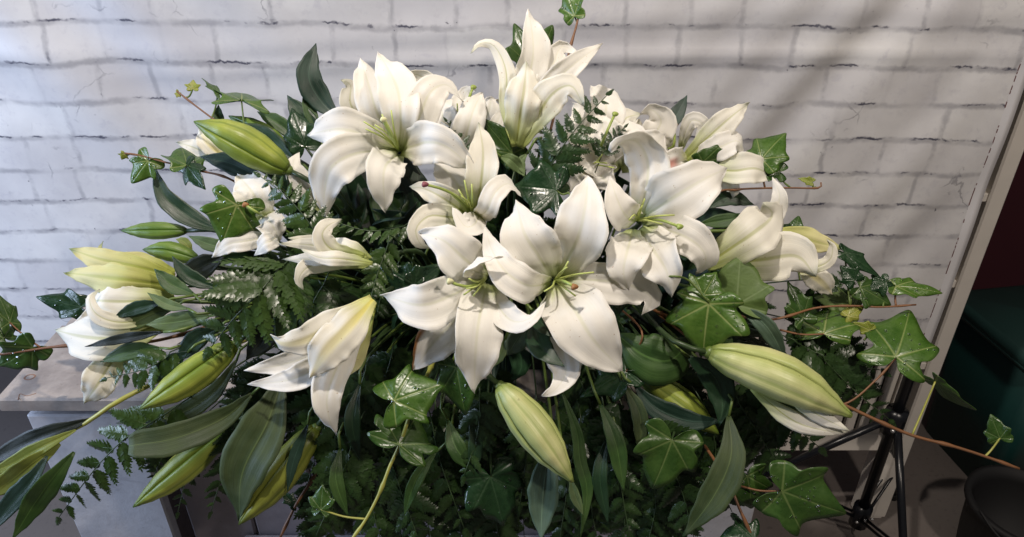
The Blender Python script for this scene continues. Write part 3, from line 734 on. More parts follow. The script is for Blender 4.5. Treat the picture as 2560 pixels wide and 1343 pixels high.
lily('yellow-green half-open lily pointing sideways at the far end above the knotted board', 'D', 1.05, (1290, 740), [
    ([(1300, 690, -.02), (1100, 620, -.02), (900, 600, -.015), (760, 590, -.01)], 150, {'mat': 'petal_yellow', 'cup': .3}),
    ([(1250, 680, -.02), (950, 610, -.01), (790, 590, .0), (735, 530, .0), (770, 455, .0)], 90, {'mat': 'petal_yellow', 'cup': .2}),
    ([(1300, 720, -.01), (1000, 640, .01), (750, 590, .01), (515, 512, .0)], 180, {'mat': 'petal_yellow', 'cup': .3}),
    ([(1310, 800, .0), (1010, 750, .045), (750, 720, .045), (482, 690, .015)], 250, {'mat': 'petal_yellow', 'cup': .5, 'prof': 'outer'}),
    ([(1300, 800, -.02), (1100, 790, -.03), (900, 760, -.03), (650, 700, -.02)], 200, {'mat': 'petal_yellow'})], deep=0, back=(.06, .02, -.02))
lily('drooping white lily with a rolled petal rim lying over the knotted board', 'D', 1.03, (1280, 900), [
    ([(1150, 930, -.02), (820, 970, -.01), (630, 1060, .0), (525, 1085, .0)], 190, {'mat': 'petal_white', 'cup': .2}),
    ([(1300, 880, .0), (1030, 900, .03), (780, 900, .035), (640, 890, .01)], 260, {'mat': 'petal_outer', 'cup': .4}),
    ([(1200, 1020, .01), (900, 1060, .04), (720, 1000, .05), (670, 880, .045), (745, 815, .035)], 110, {'mat': 'petal_outer', 'cup': .35}),
    ([(1250, 1050, .0), (900, 1170, .035), (650, 1170, .035), (412, 1118, .01)], 300, {'mat': 'petal_outer', 'cup': .2, 'ruf': .02}),
    ([(1000, 1180, .0), (830, 1360, .02), (720, 1530, .03), (625, 1665, .015)], 230, {'mat': 'petal_outer', 'cup': .25})], deep=0, back=(.08, .03, -.02))
lily('white lily half covered by a glossy ivy leaf beside the upright fern frond', 'K', 1.015, (960, 720), [
    ([(985, 760, -.01), (920, 640, .0), (850, 510, .005), (735, 378, -.01)], 300, {'cup': -.12}),
    ([(1060, 880, -.01), (820, 930, .015), (660, 960, .02), (520, 1070, .01)], 170, {'cup': .15}),
    ([(960, 700, -.01), (1010, 770, .01), (1060, 860, .01), (1085, 930, .0)], 230, {'cup': .1}),
    ([(1080, 880, .0), (1020, 930, .03), (950, 960, .035), (878, 1052, .02)], 150, {'cup': .2}),
    ([(1440, 680, -.03), (1340, 530, -.02), (1240, 390, -.01), (1200, 280, -.01), (1255, 188, -.02)], 180, {'cup': .2})],
    pis=[(960, 720), (910, 700, .03), (798, 628, .035)], stig='stigma_brown', deep=.01)
lily('pale lily almost hidden behind the arched green bud above the ivy runner', 'A', 1.12, (1700, 1200), [
    ([(1740, 1220, 0), (1520, 1130, .0), (1420, 1090, .0), (1310, 1060, .0)], 130, {'mat': 'petal_outer'}),
    ([(1720, 1200, 0), (1600, 1110, .01), (1540, 1050, .01), (1480, 960, .0)], 150, {'mat': 'petal_gold'})], deep=0, back=(.05, .02, -.03))
lily('side-facing white lily with a tall wavy petal and yellow curled tips', 'F', .965, (250, 600), [
    ([(600, 420, -.03), (850, 420, -.02), (1050, 470, -.02), (1215, 512, -.02)], 170, {'mat': 'petal_yellow', 'cup': .35}),
    ([(500, 470, -.02), (690, 290, -.02), (740, 120, -.01), (690, -20, -.02)], 135, {'cup': .15}),
    ([(850, 620, .0), (990, 650, .015), (1110, 600, .025), (1135, 500, .03), (1092, 445, .03)], 90, {'mat': 'petal_outer', 'cup': .3}),
    ([(880, 640, -.02), (1000, 720, .0), (1080, 790, .0), (1132, 850, -.01)], 170, {'mat': 'petal_gold', 'cup': .3}),
    ([(330, 620, .0), (620, 590, .025), (870, 570, .04), (1010, 720, .04)], 330, {'mat': 'petal_outer', 'cup': .2}),
    ([(190, 640, .0), (370, 510, .035), (550, 390, .05), (690, 265, .03), (620, 175, .045)], 330, {'mat': 'petal_outer', 'cup': .3})], deep=0, back=(-.05, .06, -.02))

# ---- buds
def bud(label, base, tip, w, d, mat, d2=None, arch=0.0, spin=.5, opening=0.0, bend=None, grp='closed lily buds', stem=True):
    a, b = P(*base, d), P(*tip, d2 or d); ax = (b - a); L = ax.length
    up = V((0, 0, 1)); mid = a.lerp(b, .5) + up * arch * L
    t = thing('lily_bud', anchor(a), label, 'flower bud', grp)
    pts, _ = catmull([a, mid, b], 26); fr = frames(pts); hw = w * .93 / 2 / FPX * d
    tab = [(0, .30), (.05, .52), (.15, .76), (.35, .98), (.5, 1), (.68, .84), (.83, .52), (.94, .22), (1, .03 + opening)]
    for q in range(3):
        vs, fs, uv = [], [], []; m = 14
        for i in range(27):
            T, Wd, N = fr[i]; tt = i / 26; r = hw * interp(tab, tt)
            for j in range(m + 1):
                s = -1 + 2 * j / m; ang = spin + q * 2.0944 + s * 1.0472 * (1 if tt < .8 else 1 - opening * 3 * (tt - .8))
                rr = r * (1 - .16 * abs(s) ** 7 - .05 * math.exp(-(s / .10) ** 2) + .045 * math.exp(-((abs(s) - .3) / .18) ** 2))
                rr *= 1 + opening * max(0, tt - .8) * 3 * (1 if s * s < .5 else .7)
                vs.append(pts[i] + Wd * rr * math.cos(ang) + N * rr * math.sin(ang)); uv.append((tt, j / m))
        for i in range(26):
            for j in range(m):
                x = i * (m + 1) + j; fs.append((x, x + 1, x + m + 2, x + m + 1))
        mesh('tepal', vs, fs, mat, t, uv, solid=.0006)
    if stem:
        tang = (pts[0] - pts[1]).normalized(); r = hw * .30
        v, f = ball(pts[0], r * 1.0); mesh('receptacle', v, f, 'stem_green', t)
        bk = V(bend) if bend else tang * .05
        stem_to_foam(pts[0], bk, t, 'stem_dark', .0034)
    return t
bud('large arched yellow-green bud with sharp tip resting over the bluish leaf', (720, 425), (485, 304), 98, 1.02, 'bud_lime', 1.0, .05, .9)
bud('slim closed green bud on a long bare stalk below the curved blade leaf', (466, 577), (303, 577), 46, 1.1, 'bud_green', None, .0, .4, bend=tuple(P(560, 580, 1.1) - P(466, 577, 1.1)))
bud('short plump green bud under the slim long-stalked bud', (494, 648), (357, 624), 52, 1.08, 'bud_green', None, .06, .4)
bud('olive bud lying above the long blunt grey-green leaf', (588, 862), (350, 1023), 88, .97, 'bud_lime', .95, -.03, .2)
bud('olive bud poking out beneath the long blunt grey-green leaf', (570, 1075), (333, 1268), 80, 1.0, 'bud_lime', .98, -.02, .2)
bud('dull olive bud hanging beside the broad grey-green leaf with brown vine', (790, 1070), (597, 1312), 92, .97, 'bud_olive', .95, -.03, .1)
bud('pale yellow-green bud hanging alone below the centre pair of lilies', (1250, 965), (1432, 1205), 104, .88, 'bud_pale', .87, .03, 1.7, .04)
bud('big pale bud just splitting open at its tip under the glossy ivy leaf', (1775, 882), (2128, 1040), 124, .90, 'bud_pale', .88, .05, 1.2, .07)
bud('shaded yellow-green bud lying behind the dark bluish leaf', (1610, 945), (1797, 1085), 82, .98, 'bud_lime', .97, .02, 1.6)
bud('thin green bud behind the arched yellow-green bud and dark leaf', (735, 395), (572, 290), 58, 1.09, 'bud_green', None, .05, .5)
t_big = [o for o in ORG if o.name.startswith('lily_bud') and o.type == 'EMPTY' and 'splitting' in o.get('label', '')][0]
for pts, w, mt in (([(1960, 985, .02), (2050, 1040, .02), (2100, 1066, .02), (2124, 1078, .02)], 48, 'petal_outer'), ([(1880, 970, .01), (1980, 1050, .015), (2060, 1076, .015), (2118, 1080, .01)], 56, 'petal_outer')):
    v, f, uv = ribbon(path('S', pts, .9), mw('S', w, .9), 'outer', .35, .01, (0, 0), 14, 8, .1, 1); mesh('petal_tip', v, f, mt, t_big, uv, solid=.0007)

# ---- leafy lily stems: long blade leaves
def leaves(label, lst, k='S', d=1.0, stem=None, smat='stem_green', r=.003, group='leafy lily stems', cat='leafy stem', name='leafy_stem', foam=True):
    first = path(k, [lst[0][0][0]], lst[0][3] if len(lst[0]) > 3 else d)[0]
    t = thing(name, anchor(first), label, cat, group)
    for q in lst:
        pts, w, mt = q[0], q[1], q[2]; dd = q[3] if len(q) > 3 else d; op = q[4] if len(q) > 4 else {}
        p3 = path(k, pts, dd)
        v, f, uv = ribbon(p3, mw(k, w, dd), op.get('prof', 'blade'), op.get('cup', -.16), op.get('ruf', .018), op.get('roll', (random.uniform(-15, 15), random.uniform(-15, 15))), 20, 8, .25, random.uniform(0, 6))
        mesh('leaf', v, f, mt, t, uv, solid=.0006)
        if not stem and foam:
            a = p3[0]; bk = (p3[0] - p3[1]).normalized() * .03; stem_to_foam(a, bk, t, smat, .0018, 'leaf_stalk')
    if stem:
        p3 = path(k, stem, d); v, f = tube(p3 + [p3[-1].lerp(anchor(p3[-1]), .5) + V((0, 0, .01)), anchor(p3[-1])], r * .8, r * 1.3, seg=8, n=24); mesh('stem', v, f, smat, t)
    return t
leaves('tall dark blade leaves standing up behind the wide flat-petalled lily', [
    ([(850, 300), (800, 250), (772, 190, .01), (790, 108)], 66, 'blade_blue'), ([(800, 380), (775, 330), (748, 285), (718, 238)], 62, 'blade_dark'),
    ([(795, 330), (772, 270), (760, 222)], 34, 'blade_mid'), ([(740, 350), (700, 312), (643, 279)], 40, 'blade_mid')], d=1.09)
leaves('dark pointed leaf tip standing between the rolled-back lily petals', [([(1655, 340), (1690, 290), (1718, 238)], 40, 'blade_blue')], d=1.12)
leaves('long curved dark blade leaf arching above the slim long-stalked bud', [([(560, 580), (480, 548), (412, 490), (384, 412)], 52, 'blade_dark', 1.09, {'cup': -.25})])
leaves('dark leaves wrapped around the large arched yellow-green bud', [
    ([(735, 400), (660, 345), (585, 312)], 60, 'blade_dark', 1.06), ([(660, 450), (580, 410), (500, 392)], 52, 'blade_blue', 1.06), ([(560, 330), (548, 300), (546, 262)], 26, 'blade_mid', 1.1),
    ([(650, 420), (700, 380), (760, 370)], 60, 'blade_dark', 1.08)])
leaves('long blunt grey-green folded leaf between two olive buds', [([(630, 985), (560, 1045), (440, 1095, .02), (322, 1115, .03)], 76, 'blade_grey', .97, {'prof': 'blunt', 'cup': -.2, 'roll': (-10, 15)})])
leaves('broad drooping grey-green leaf with lengthwise creases beside the dull olive bud', [
    ([(705, 950), (665, 1060, .02), (605, 1180, .02), (597, 1302)], 128, 'blade_grey', .955, {'cup': -.22, 'roll': (5, 25)}),
    ([(770, 1060), (735, 1150), (718, 1230)], 30, 'blade_blue', .94)])
leaves('slender grey-green leaf curving under the upper olive bud', [([(592, 900), (530, 985), (420, 1045), (290, 1058)], 50, 'blade_grey', 1.0, {'cup': -.1})])
leaves('leafy stem with long narrow leaves reaching out past the bench corner', [
    ([(225, 1048), (120, 1085, .01), (20, 1130), (-60, 1175)], 52, 'blade_black', .99), ([(190, 1075), (110, 1115, .01), (20, 1165), (-60, 1195)], 40, 'blade_lime', .98),
    ([(150, 1110), (80, 1160, .01), (10, 1215), (-60, 1250)], 62, 'blade_lime', .98), ([(118, 1140), (75, 1205, .01), (20, 1270), (-30, 1340)], 52, 'blade_blue', .97),
    ([(185, 1130), (130, 1200, .01), (80, 1270), (30, 1350)], 62, 'blade_mid', .97)], d=.99, stem=[(105, 1120), (150, 1090), (220, 1055), (330, 985)], smat='stem_lime', r=.0035)
leaves('mixed pale and dark narrow leaves lying across the drooping white lily', [
    ([(524, 790), (445, 805), (366, 812)], 52, 'blade_pale', .985, {'cup': -.1}), ([(470, 772), (420, 762), (368, 732)], 28, 'blade_pale', .98),
    ([(484, 735), (430, 712), (385, 672)], 42, 'blade_mid', 1.0), ([(440, 765), (370, 790), (280, 836)], 42, 'blade_pale', 1.0),
    ([(405, 756), (340, 772), (284, 794)], 36, 'blade_dark', .99), ([(410, 830), (300, 848), (212, 867)], 26, 'blade_black', .98, {'ruf': .05}),
    ([(400, 870), (320, 880), (250, 905)], 44, 'blade_mid', .99)])
leaves('black-green leaves in the shade above the ferny frond near two small buds', [
    ([(560, 640), (480, 680), (432, 705)], 62, 'blade_black', 1.06), ([(590, 600), (540, 615), (470, 590)], 36, 'blade_pale', 1.07), ([(540, 720), (470, 690), (430, 640)], 40, 'blade_dark', 1.05),
    ([(480, 630), (460, 605), (440, 598)], 26, 'blade_lime', 1.09)])
leaves('dark bluish leaves in the shade around the upper olive bud', [
    ([(545, 820), (490, 850), (440, 905)], 52, 'blade_blue', .99), ([(470, 880), (410, 920), (385, 960)], 44, 'blade_blue', .99), ([(700, 780), (660, 840), (615, 900)], 66, 'blade_black', .97),
    ([(700, 750), (715, 800), (690, 850)], 60, 'blade_mid', .97), ([(760, 740), (770, 800), (750, 850)], 46, 'blade_dark', .97)])
leaves('pair of small pale leaves at the foot of the tall upright trumpet lily', [
    ([(1252, 392), (1275, 400, .01), (1298, 422), (1312, 442)], 34, 'blade_pale', .985), ([(1318, 385), (1302, 405), (1312, 438)], 22, 'blade_pale', .985)])
leaves('small rounded pale leaves tucked under the centre pair of lilies', [
    ([(1312, 822), (1292, 850), (1268, 890)], 56, 'blade_teal', .92), ([(1262, 850), (1252, 882), (1233, 918)], 28, 'blade_pale', .92)])
leaves('dark pointed leaf crossing the curling lower petal of the dark-throated lily', [([(1330, 775), (1362, 815, .045), (1410, 848, .06)], 52, 'blade_dark', .91), ([(1330, 800), (1358, 875, .05), (1412, 918, .065)], 60, 'blade_dark', .92)])
leaves('broad dark leaf with arched veins above the shaded yellow-green bud', [([(1545, 838), (1610, 890, .02), (1680, 900, .02), (1735, 838)], 128, 'blade_mid', .96, {'cup': .12})])
leaves('dark bluish leaf under the shaded yellow-green bud', [([(1588, 965), (1640, 1020), (1720, 1052), (1808, 1053)], 62, 'blade_blue', .95)])
leaves('long drooping strap leaves beside the big pale splitting bud', [
    ([(1722, 892), (1788, 945), (1806, 1010), (1798, 1065)], 74, 'blade_dark', .925), ([(1822, 1040), (1828, 1140, .02), (1785, 1240, .02), (1710, 1340)], 80, 'blade_grey', .915, {'cup': -.2}),
    ([(1845, 768), (1915, 815, .02), (1965, 900)], 46, 'blade_teal', .93)])
leaves('upright blue-green leaf hanging point down below the lone hanging bud', [([(1372, 1120), (1362, 1200, .01), (1355, 1270), (1352, 1352)], 78, 'blade_teal', .92, {'roll': (-8, 8)}),
    ([(1425, 1195), (1438, 1240), (1458, 1288)], 26, 'blade_pale', .91)])
leaves('long narrow green leaves hanging left of the lone hanging bud', [([(1120, 1050), (1140, 1120, .01), (1190, 1180)], 46, 'blade_mid', .95), ([(1180, 1010), (1190, 1110, .01), (1170, 1210)], 36, 'blade_dark', .95), ([(1090, 1130), (1040, 1200, .01), (1010, 1290)], 34, 'blade_mid', .95)])
leaves('long green leaves hanging between the lone bud and the down-pointing dark ivy leaf', [([(1500, 1010), (1540, 1110, .01), (1560, 1230)], 46, 'blade_mid', .95), ([(1520, 1090), (1500, 1190, .01), (1520, 1310)], 38, 'blade_dark', .96), ([(1560, 960), (1600, 1040, .01), (1600, 1140)], 40, 'blade_grey', .95)])
leaves('narrow leaves hanging beside the two overlapping ivy leaves', [([(900, 960), (880, 1050, .01), (900, 1150)], 40, 'blade_dark', .95), ([(850, 1120), (840, 1200, .01), (870, 1290)], 36, 'blade_mid', .95)])
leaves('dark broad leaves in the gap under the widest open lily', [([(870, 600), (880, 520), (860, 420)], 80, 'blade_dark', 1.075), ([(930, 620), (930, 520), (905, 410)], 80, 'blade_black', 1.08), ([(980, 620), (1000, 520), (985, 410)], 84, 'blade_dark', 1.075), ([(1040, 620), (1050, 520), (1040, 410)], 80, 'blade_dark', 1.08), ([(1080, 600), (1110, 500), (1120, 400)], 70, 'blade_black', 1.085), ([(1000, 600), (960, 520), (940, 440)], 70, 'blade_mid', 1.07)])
leaves('thin twisting dark leaf hanging right of the lone hanging bud', [([(1405, 980), (1442, 1080), (1450, 1150), (1468, 1230), (1450, 1350)], 34, 'blade_mid', .95)])
leaves('dark leaves and bare green stalks behind the side-facing lily', [([(1770, 520), (1820, 495), (1885, 512)], 40, 'blade_dark', 1.05), ([(1750, 560), (1820, 550), (1870, 535)], 36, 'blade_mid', 1.05)],
       d=1.02, stem=[(1860, 575), (1800, 578), (1740, 580), (1680, 600)])

# ---- ivy
def smooth_outline(half, seg=6):
    pts = half + [(x, -y) for x, y in half[::-1][1:-1]]; n = len(pts); out = []
    for i in range(n):
        a, b, c, d = (V((*pts[(i + o) % n], 0)) for o in (-1, 0, 1, 2))
        for j in range(seg):
            t = j / seg; tn = 1.05
            m1 = (c - a) * .5 * tn; m2 = (d - b) * .5 * tn
            h = (2 * t ** 3 - 3 * t * t + 1) * b + (t ** 3 - 2 * t * t + t) * m1 + (-2 * t ** 3 + 3 * t * t) * c + (t ** 3 - t * t) * m2
            out.append((h.x, h.y))
    return out
IVY = [[(-.02, 0), (-.18, .11), (-.27, .33), (-.14, .52), (.04, .41), (.20, .51), (.45, .63), (.51, .40), (.71, .28), (.88, .12), (1.0, 0)],
       [(-.02, 0), (-.15, .12), (-.21, .35), (.00, .46), (.15, .43), (.38, .57), (.48, .37), (.70, .25), (.88, .11), (1.0, 0)],
       [(-.03, 0), (-.21, .14), (-.31, .39), (-.11, .55), (.08, .43), (.22, .55), (.43, .67), (.47, .42), (.64, .28), (.85, .13), (1.0, 0)]]
def ivy_leaf(t, b, tip, w, d, mat, dz=0.0, roll=0.0, shape=None, petiole=None, pmat='stem_green', wet=0):
    A0 = P(*b, d); A = P(*tip, d - dz) - A0; L = A.length
    vd = (CAMV - A0).normalized(); Cx = A.cross(vd).normalized() * -1
    q = Matrix.Rotation(R(roll), 3, A.normalized()); Cx = q @ Cx; Nz = A.normalized().cross(Cx); 
    if Nz.dot(vd) < 0 and abs(roll) < 80: Nz = -Nz
    wm = w / FPX * d / 1.22; half = [(x + random.uniform(-.035, .035) * (0 < i < 10), y * random.uniform(.9, 1.1)) for i, (x, y) in enumerate(IVY[shape if shape is not None else random.randrange(3)])]
    out = smooth_outline(half); m = len(out); rings = 7; vs, uv, fs = [A0], [(0, 0)], []
    droop, fold, wv, ph = random.uniform(.08, .30), random.uniform(-.16, .22), random.uniform(.03, .07), random.uniform(0, 6)
    sz = (L + wm) / 2
    for r in range(1, rings + 1):
        g = r / rings
        for x, y in out:
            x2, y2 = x * g, y * g; ang = math.atan2(y2, x2)
            z = -droop * (x2 * x2 + y2 * y2 * .8) + fold * 1.6 * y2 * y2 + wv * math.sin(5 * ang + ph) * g * g
            z += .014 * g * (1 - abs(math.cos(ang * 1.75)) * 2) * .5
            vs.append(A0 + A * x2 + Cx * (y2 * wm) + Nz * (z * sz)); uv.append((x2, y2))
    for k in range(m):
        fs.append((0, 1 + k, 1 + (k + 1) % m))
        for r in range(rings - 1):
            a, b_ = 1 + r * m + k, 1 + r * m + (k + 1) % m; fs.append((a, a + m, b_ + m, b_))
    lf = mesh('leaf', vs, fs, mat, t, uv, solid=.0006)
    if petiole:
        p3 = [A0 + Nz * -.0005] + petiole; v, f = tube(p3, .0011, .0014, seg=6, n=10); mesh('petiole', v, f, pmat, lf)
    if wet:
        dv, df = [], []
        for _ in range(wet):
            g = random.uniform(.15, .9) ** .6; ri = max(1, int(g * rings)) - 1; k = random.randrange(m); c = vs[1 + ri * m + k] + Nz * .0006
            bv, bf = ball(c, random.uniform(.0008, .0022), 1, 1, .8, 8, 5); o_ = len(dv); dv += bv; df += [tuple(i + o_ for i in fc) for fc in bf]
        wo = mesh('water_drops', dv, df, 'water', lf); wo['kind'] = 'stuff'
    return lf
def vine(label, stem, lvs, d, smat='stem_brown', r=.0018, foam=True, cat='ivy vine'):
    s3 = [P(p[0], p[1], d - (p[2] if len(p) > 2 else 0)) for p in stem]
    t = thing('ivy_vine', anchor(s3[-1]), label, cat, 'trailing ivy')
    a = anchor(s3[-1]); full = s3 + ([s3[-1].lerp(a, .5) + V((0, 0, .012)), a] if foam else [])
    v, f = tube(full, r * .62, r * 1.25, seg=8, n=10 * len(full), knots=.62); mesh('stem', v, f, smat, t)
    for q in lvs:
        b, tip, w, mat = q[:4]; op = q[4] if len(q) > 4 else {}; dd = op.get('d', d)
        b3 = P(*b, dd)
        if 'at' in op: e = P(*op['at'], d); pet = [b3.lerp(e, .5) + V((0, 0, -.004 if op.get('sag', 1) else .004)), e]
        else:
            pts, _ = catmull(full, 24); cand = [p for p in pts[:20]]; e = min(cand, key=lambda p: (p - b3).length); pet = [b3.lerp(e, .5) + (b3 - CAMV).normalized() * .008, e]
        ivy_leaf(t, b, tip, w, dd, mat, op.get('dz', 0), op.get('roll', random.uniform(-20, 20)), op.get('shape'), pet, op.get('pmat', 'stem_green'), op.get('wet', 0))
    return t
vine('ivy shoot with one flat upturned leaf above the arched yellow-green bud', [(442, 228), (480, 258), (545, 306), (620, 355)], [
    ((604, 252), (606, 204), 150, 'ivy_bright', {'dz': -.075, 'at': (612, 350), 'roll': 4, 'shape': 0}), ((482, 222), (482, 199), 34, 'ivy_young', {'at': (462, 245)}),
    ((446, 240), (442, 222), 16, 'ivy_young', {}), ((545, 232), (506, 188), 30, 'ivy_mid', {'dz': -.02, 'at': (528, 298), 'roll': 50})], 1.06)
vine('ivy runner with three leaves and a young tip above the curved blade leaf', [(304, 382), (355, 390), (410, 405), (490, 425), (600, 462)], [
    ((370, 402), (326, 458), 78, 'ivy_bright', {'wet': 6}), ((468, 414), (455, 360), 108, 'ivy_bright', {'dz': -.03}), ((466, 414), (505, 468), 62, 'ivy_dark', {'dz': .02}), ((312, 385), (304, 400), 24, 'ivy_young', {})], 1.07)
vine('single large bright ivy leaf over the half covered white lily', [(594, 506, -.004), (640, 515, -.05), (720, 580, -.08)], [((592, 512), (554, 612), 150, 'ivy_bright', {'wet': 14, 'shape': 2})], .985, 'stem_green')
vine('ivy runner with two leaves crossing the bench corner', [(-20, 888), (60, 878), (130, 868), (250, 858), (400, 850)], [
    ((24, 806), (-2, 728), 58, 'ivy_mid', {'at': (100, 868), 'pmat': 'stem_brown', 'roll': 30}), ((82, 868), (-12, 930), 120, 'ivy_mid', {'wet': 8, 'shape': 1}), ((10, 845), (-14, 800), 70, 'ivy_mid', {'roll': 20})], 1.05, r=.0026)
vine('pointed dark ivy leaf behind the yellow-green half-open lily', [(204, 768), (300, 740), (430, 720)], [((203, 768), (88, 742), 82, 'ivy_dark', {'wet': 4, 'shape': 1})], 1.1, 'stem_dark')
vine('ivy shoot rising above the tall upright trumpet lily', [(1452, -60), (1446, 40), (1424, 125), (1395, 250), (1360, 400)], [
    ((1436, 40), (1410, -40), 78, 'ivy_bright', {'wet': 6}), ((1322, 160), (1288, 52), 84, 'ivy_mid', {'at': (1400, 240), 'roll': 15}), ((1352, 126), (1388, 62), 78, 'ivy_mid', {'at': (1405, 200)})], 1.05, 'stem_brown', .0022)
vine('ivy runner with pale leaves stretching out before the pointed-petal lily', [(2052, 456), (2046, 470), (1975, 470), (1900, 471), (1838, 475), (1780, 490)], [
    ((1904, 398), (1964, 322), 118, 'ivy_bright', {'at': (1912, 468), 'pmat': 'stem_brown', 'shape': 1}), ((1757, 405), (1860, 385), 82, 'ivy_mid', {'roll': 20, 'shape': 1, 'at': (1800, 470)}),
    ((1948, 430), (1888, 418), 52, 'ivy_mid', {'at': (1975, 468), 'roll': 15}), ((2030, 455), (1998, 446), 26, 'ivy_young', {'at': (2040, 468)})], 1.03)
vine('bright glossy ivy leaf with pale veins above the big pale splitting bud', [(1772, 757), (1720, 700), (1660, 690)], [
    ((1772, 760), (1752, 892), 205, 'ivy_bright', {'wet': 22, 'shape': 0, 'roll': 8}), ((1758, 738), (1792, 680), 105, 'ivy_bright', {'d': .915}), ((1800, 885), (1830, 845), 60, 'ivy_mid', {'d': .92, 'at': (1790, 800)})], .895, 'stem_green')
vine('large pale leaf seen from its underside beneath the side-facing lily', [(1840, 762), (1800, 790), (1720, 800)], [((1842, 762), (1850, 636), 205, 'ivy_under', {'shape': 1, 'roll': -8})], .925, 'stem_green')
vine('tangle of glossy ivy leaves below the side-facing lily', [(2290, 762), (2200, 768), (2130, 765), (2040, 770), (1900, 800)], [
    ((2060, 835), (2070, 752), 178, 'ivy_bright', {'wet': 16, 'dz': -.02, 'roll': -10, 'shape': 1, 'at': (1950, 825), 'pmat': 'stem_brown'}), ((2008, 795), (1974, 702), 74, 'ivy_mid', {'roll': 25}), ((2150, 718), (2232, 762), 92, 'ivy_mid', {'wet': 8, 'roll': -25}),
    ((2240, 716), (2360, 722), 68, 'ivy_bright', {'wet': 6, 'dz': .01, 'roll': -35, 'at': (2240, 765), 'pmat': 'stem_brown', 'shape': 1}), ((2112, 632), (2206, 690), 62, 'ivy_dark', {'roll': -30, 'shape': 1}), ((1985, 585), (1996, 538), 66, 'ivy_mid', {'at': (2000, 700), 'd': 1.02}),
    ((2215, 705), (2170, 725), 52, 'ivy_dark', {}), ((2135, 700), (2105, 665), 60, 'ivy_dark', {}), ((2130, 770), (2050, 735), 90, 'ivy_under', {'d': .98, 'roll': 30}), ((2120, 790), (2165, 765), 45, 'ivy_young', {}), ((2175, 825), (2135, 808), 44, 'ivy_young', {'at': (2160, 850)})], .955)
vine('big bright wet ivy leaf standing clear against the brick print', [(2237, 897), (2190, 950), (2105, 1012), (1980, 1000), (1860, 960)], [((2240, 893), (2285, 764), 182, 'ivy_bright', {'wet': 30, 'shape': 0, 'roll': 10, 'dz': -.02})], .93)
vine('bare ivy tendril with two small leaves reaching out over the tripod stand', [(2548, 1172), (2465, 1142), (2380, 1115), (2270, 1085), (2130, 1022), (2000, 960), (1880, 930)], [
    ((2338, 954), (2434, 1048), 60, 'ivy_mid', {'at': (2280, 1088), 'pmat': 'stem_lime', 'roll': 48, 'shape': 1}), ((2500, 1096), (2478, 1040), 70, 'ivy_mid', {'at': (2462, 1142), 'pmat': 'stem_lime'})], .93, 'stem_brown', .0027)
vine('pair of dark wet ivy leaves beside the long strap leaves', [(1882, 1345), (1850, 1275), (1815, 1195, -.02), (1740, 1080, -.10)], [
    ((1868, 1190), (1888, 1282), 118, 'ivy_mid', {'wet': 14, 'roll': -12}), ((1955, 1228), (2122, 1292), 185, 'ivy_mid', {'wet': 34, 'shape': 2, 'd': .885, 'at': (1850, 1215), 'pmat': 'stem_brown'}), ((1885, 1345), (1800, 1345), 110, 'ivy_dark', {'d': .9})], .905, 'stem_brown', .0026)
vine('two ivy leaves overlapping each other above a lime vine stalk', [(875, 1355), (915, 1298), (950, 1230), (975, 1165), (1000, 1110), (1040, 1000)], [
    ((985, 1002), (1110, 952), 150, 'ivy_bright', {'wet': 14, 'shape': 2, 'd': .89}), ((998, 1112), (1045, 1032), 175, 'ivy_mid', {'dz': -.02, 'd': .9, 'shape': 2}), ((802, 1274), (806, 1212), 66, 'ivy_mid', {'at': (915, 1298), 'pmat': 'stem_lime', 'wet': 4})], .91, 'stem_lime', .0028)
vine('bright wet ivy leaf hanging below the brown-stained lily petal', [(1142, 912), (1150, 860), (1180, 800)], [((1141, 918), (1160, 1042), 122, 'ivy_mid', {'wet': 18, 'shape': 0})], .9, 'stem_green')
vine('dark green ivy leaf pointing down beside the strap leaves', [(1680, 1102), (1690, 1040, -.05), (1660, 930, -.08)], [((1680, 1100), (1636, 1230), 170, 'ivy_mid', {'shape': 0})], .93, 'stem_dark')
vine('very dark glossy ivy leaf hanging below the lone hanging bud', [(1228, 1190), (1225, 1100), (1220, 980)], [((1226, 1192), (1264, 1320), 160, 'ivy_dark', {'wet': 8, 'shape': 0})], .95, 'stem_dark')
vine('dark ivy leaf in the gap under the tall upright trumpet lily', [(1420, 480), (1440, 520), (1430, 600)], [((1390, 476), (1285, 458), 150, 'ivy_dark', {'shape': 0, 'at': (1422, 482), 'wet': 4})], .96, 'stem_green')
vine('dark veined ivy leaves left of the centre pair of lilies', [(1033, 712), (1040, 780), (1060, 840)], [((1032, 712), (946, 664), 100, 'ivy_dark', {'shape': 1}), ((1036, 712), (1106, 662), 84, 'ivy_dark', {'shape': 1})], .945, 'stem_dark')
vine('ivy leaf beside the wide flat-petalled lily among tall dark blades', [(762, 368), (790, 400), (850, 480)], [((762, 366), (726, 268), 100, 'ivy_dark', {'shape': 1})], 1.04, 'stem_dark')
vine('small dark ivy leaf between two drooping petals of the dark-throated lily', [(1525, 742), (1520, 700), (1500, 680)], [((1525, 744), (1538, 810), 88, 'ivy_dark')], .95, 'stem_dark')
vine('dark ivy leaf behind the drooping tip of the huge lower petal', [(1565, 930), (1590, 880), (1600, 820)], [((1565, 930), (1448, 992), 100, 'ivy_dark')], .95, 'stem_brown')
vine('green ivy leaf tucked left of the base of the tall upright trumpet lily', [(1282, 388), (1285, 430), (1270, 500)], [((1280, 384), (1204, 296), 104, 'ivy_mid', {'shape': 1})], 1.02, 'stem_dark')
vine('brown woody vine bending down beside the dull olive bud', [(700, 1345), (740, 1262), (780, 1200), (820, 1130)], [((735, 1260), (700, 1225), 30, 'ivy_dark')], .99, 'stem_brown', .0028)

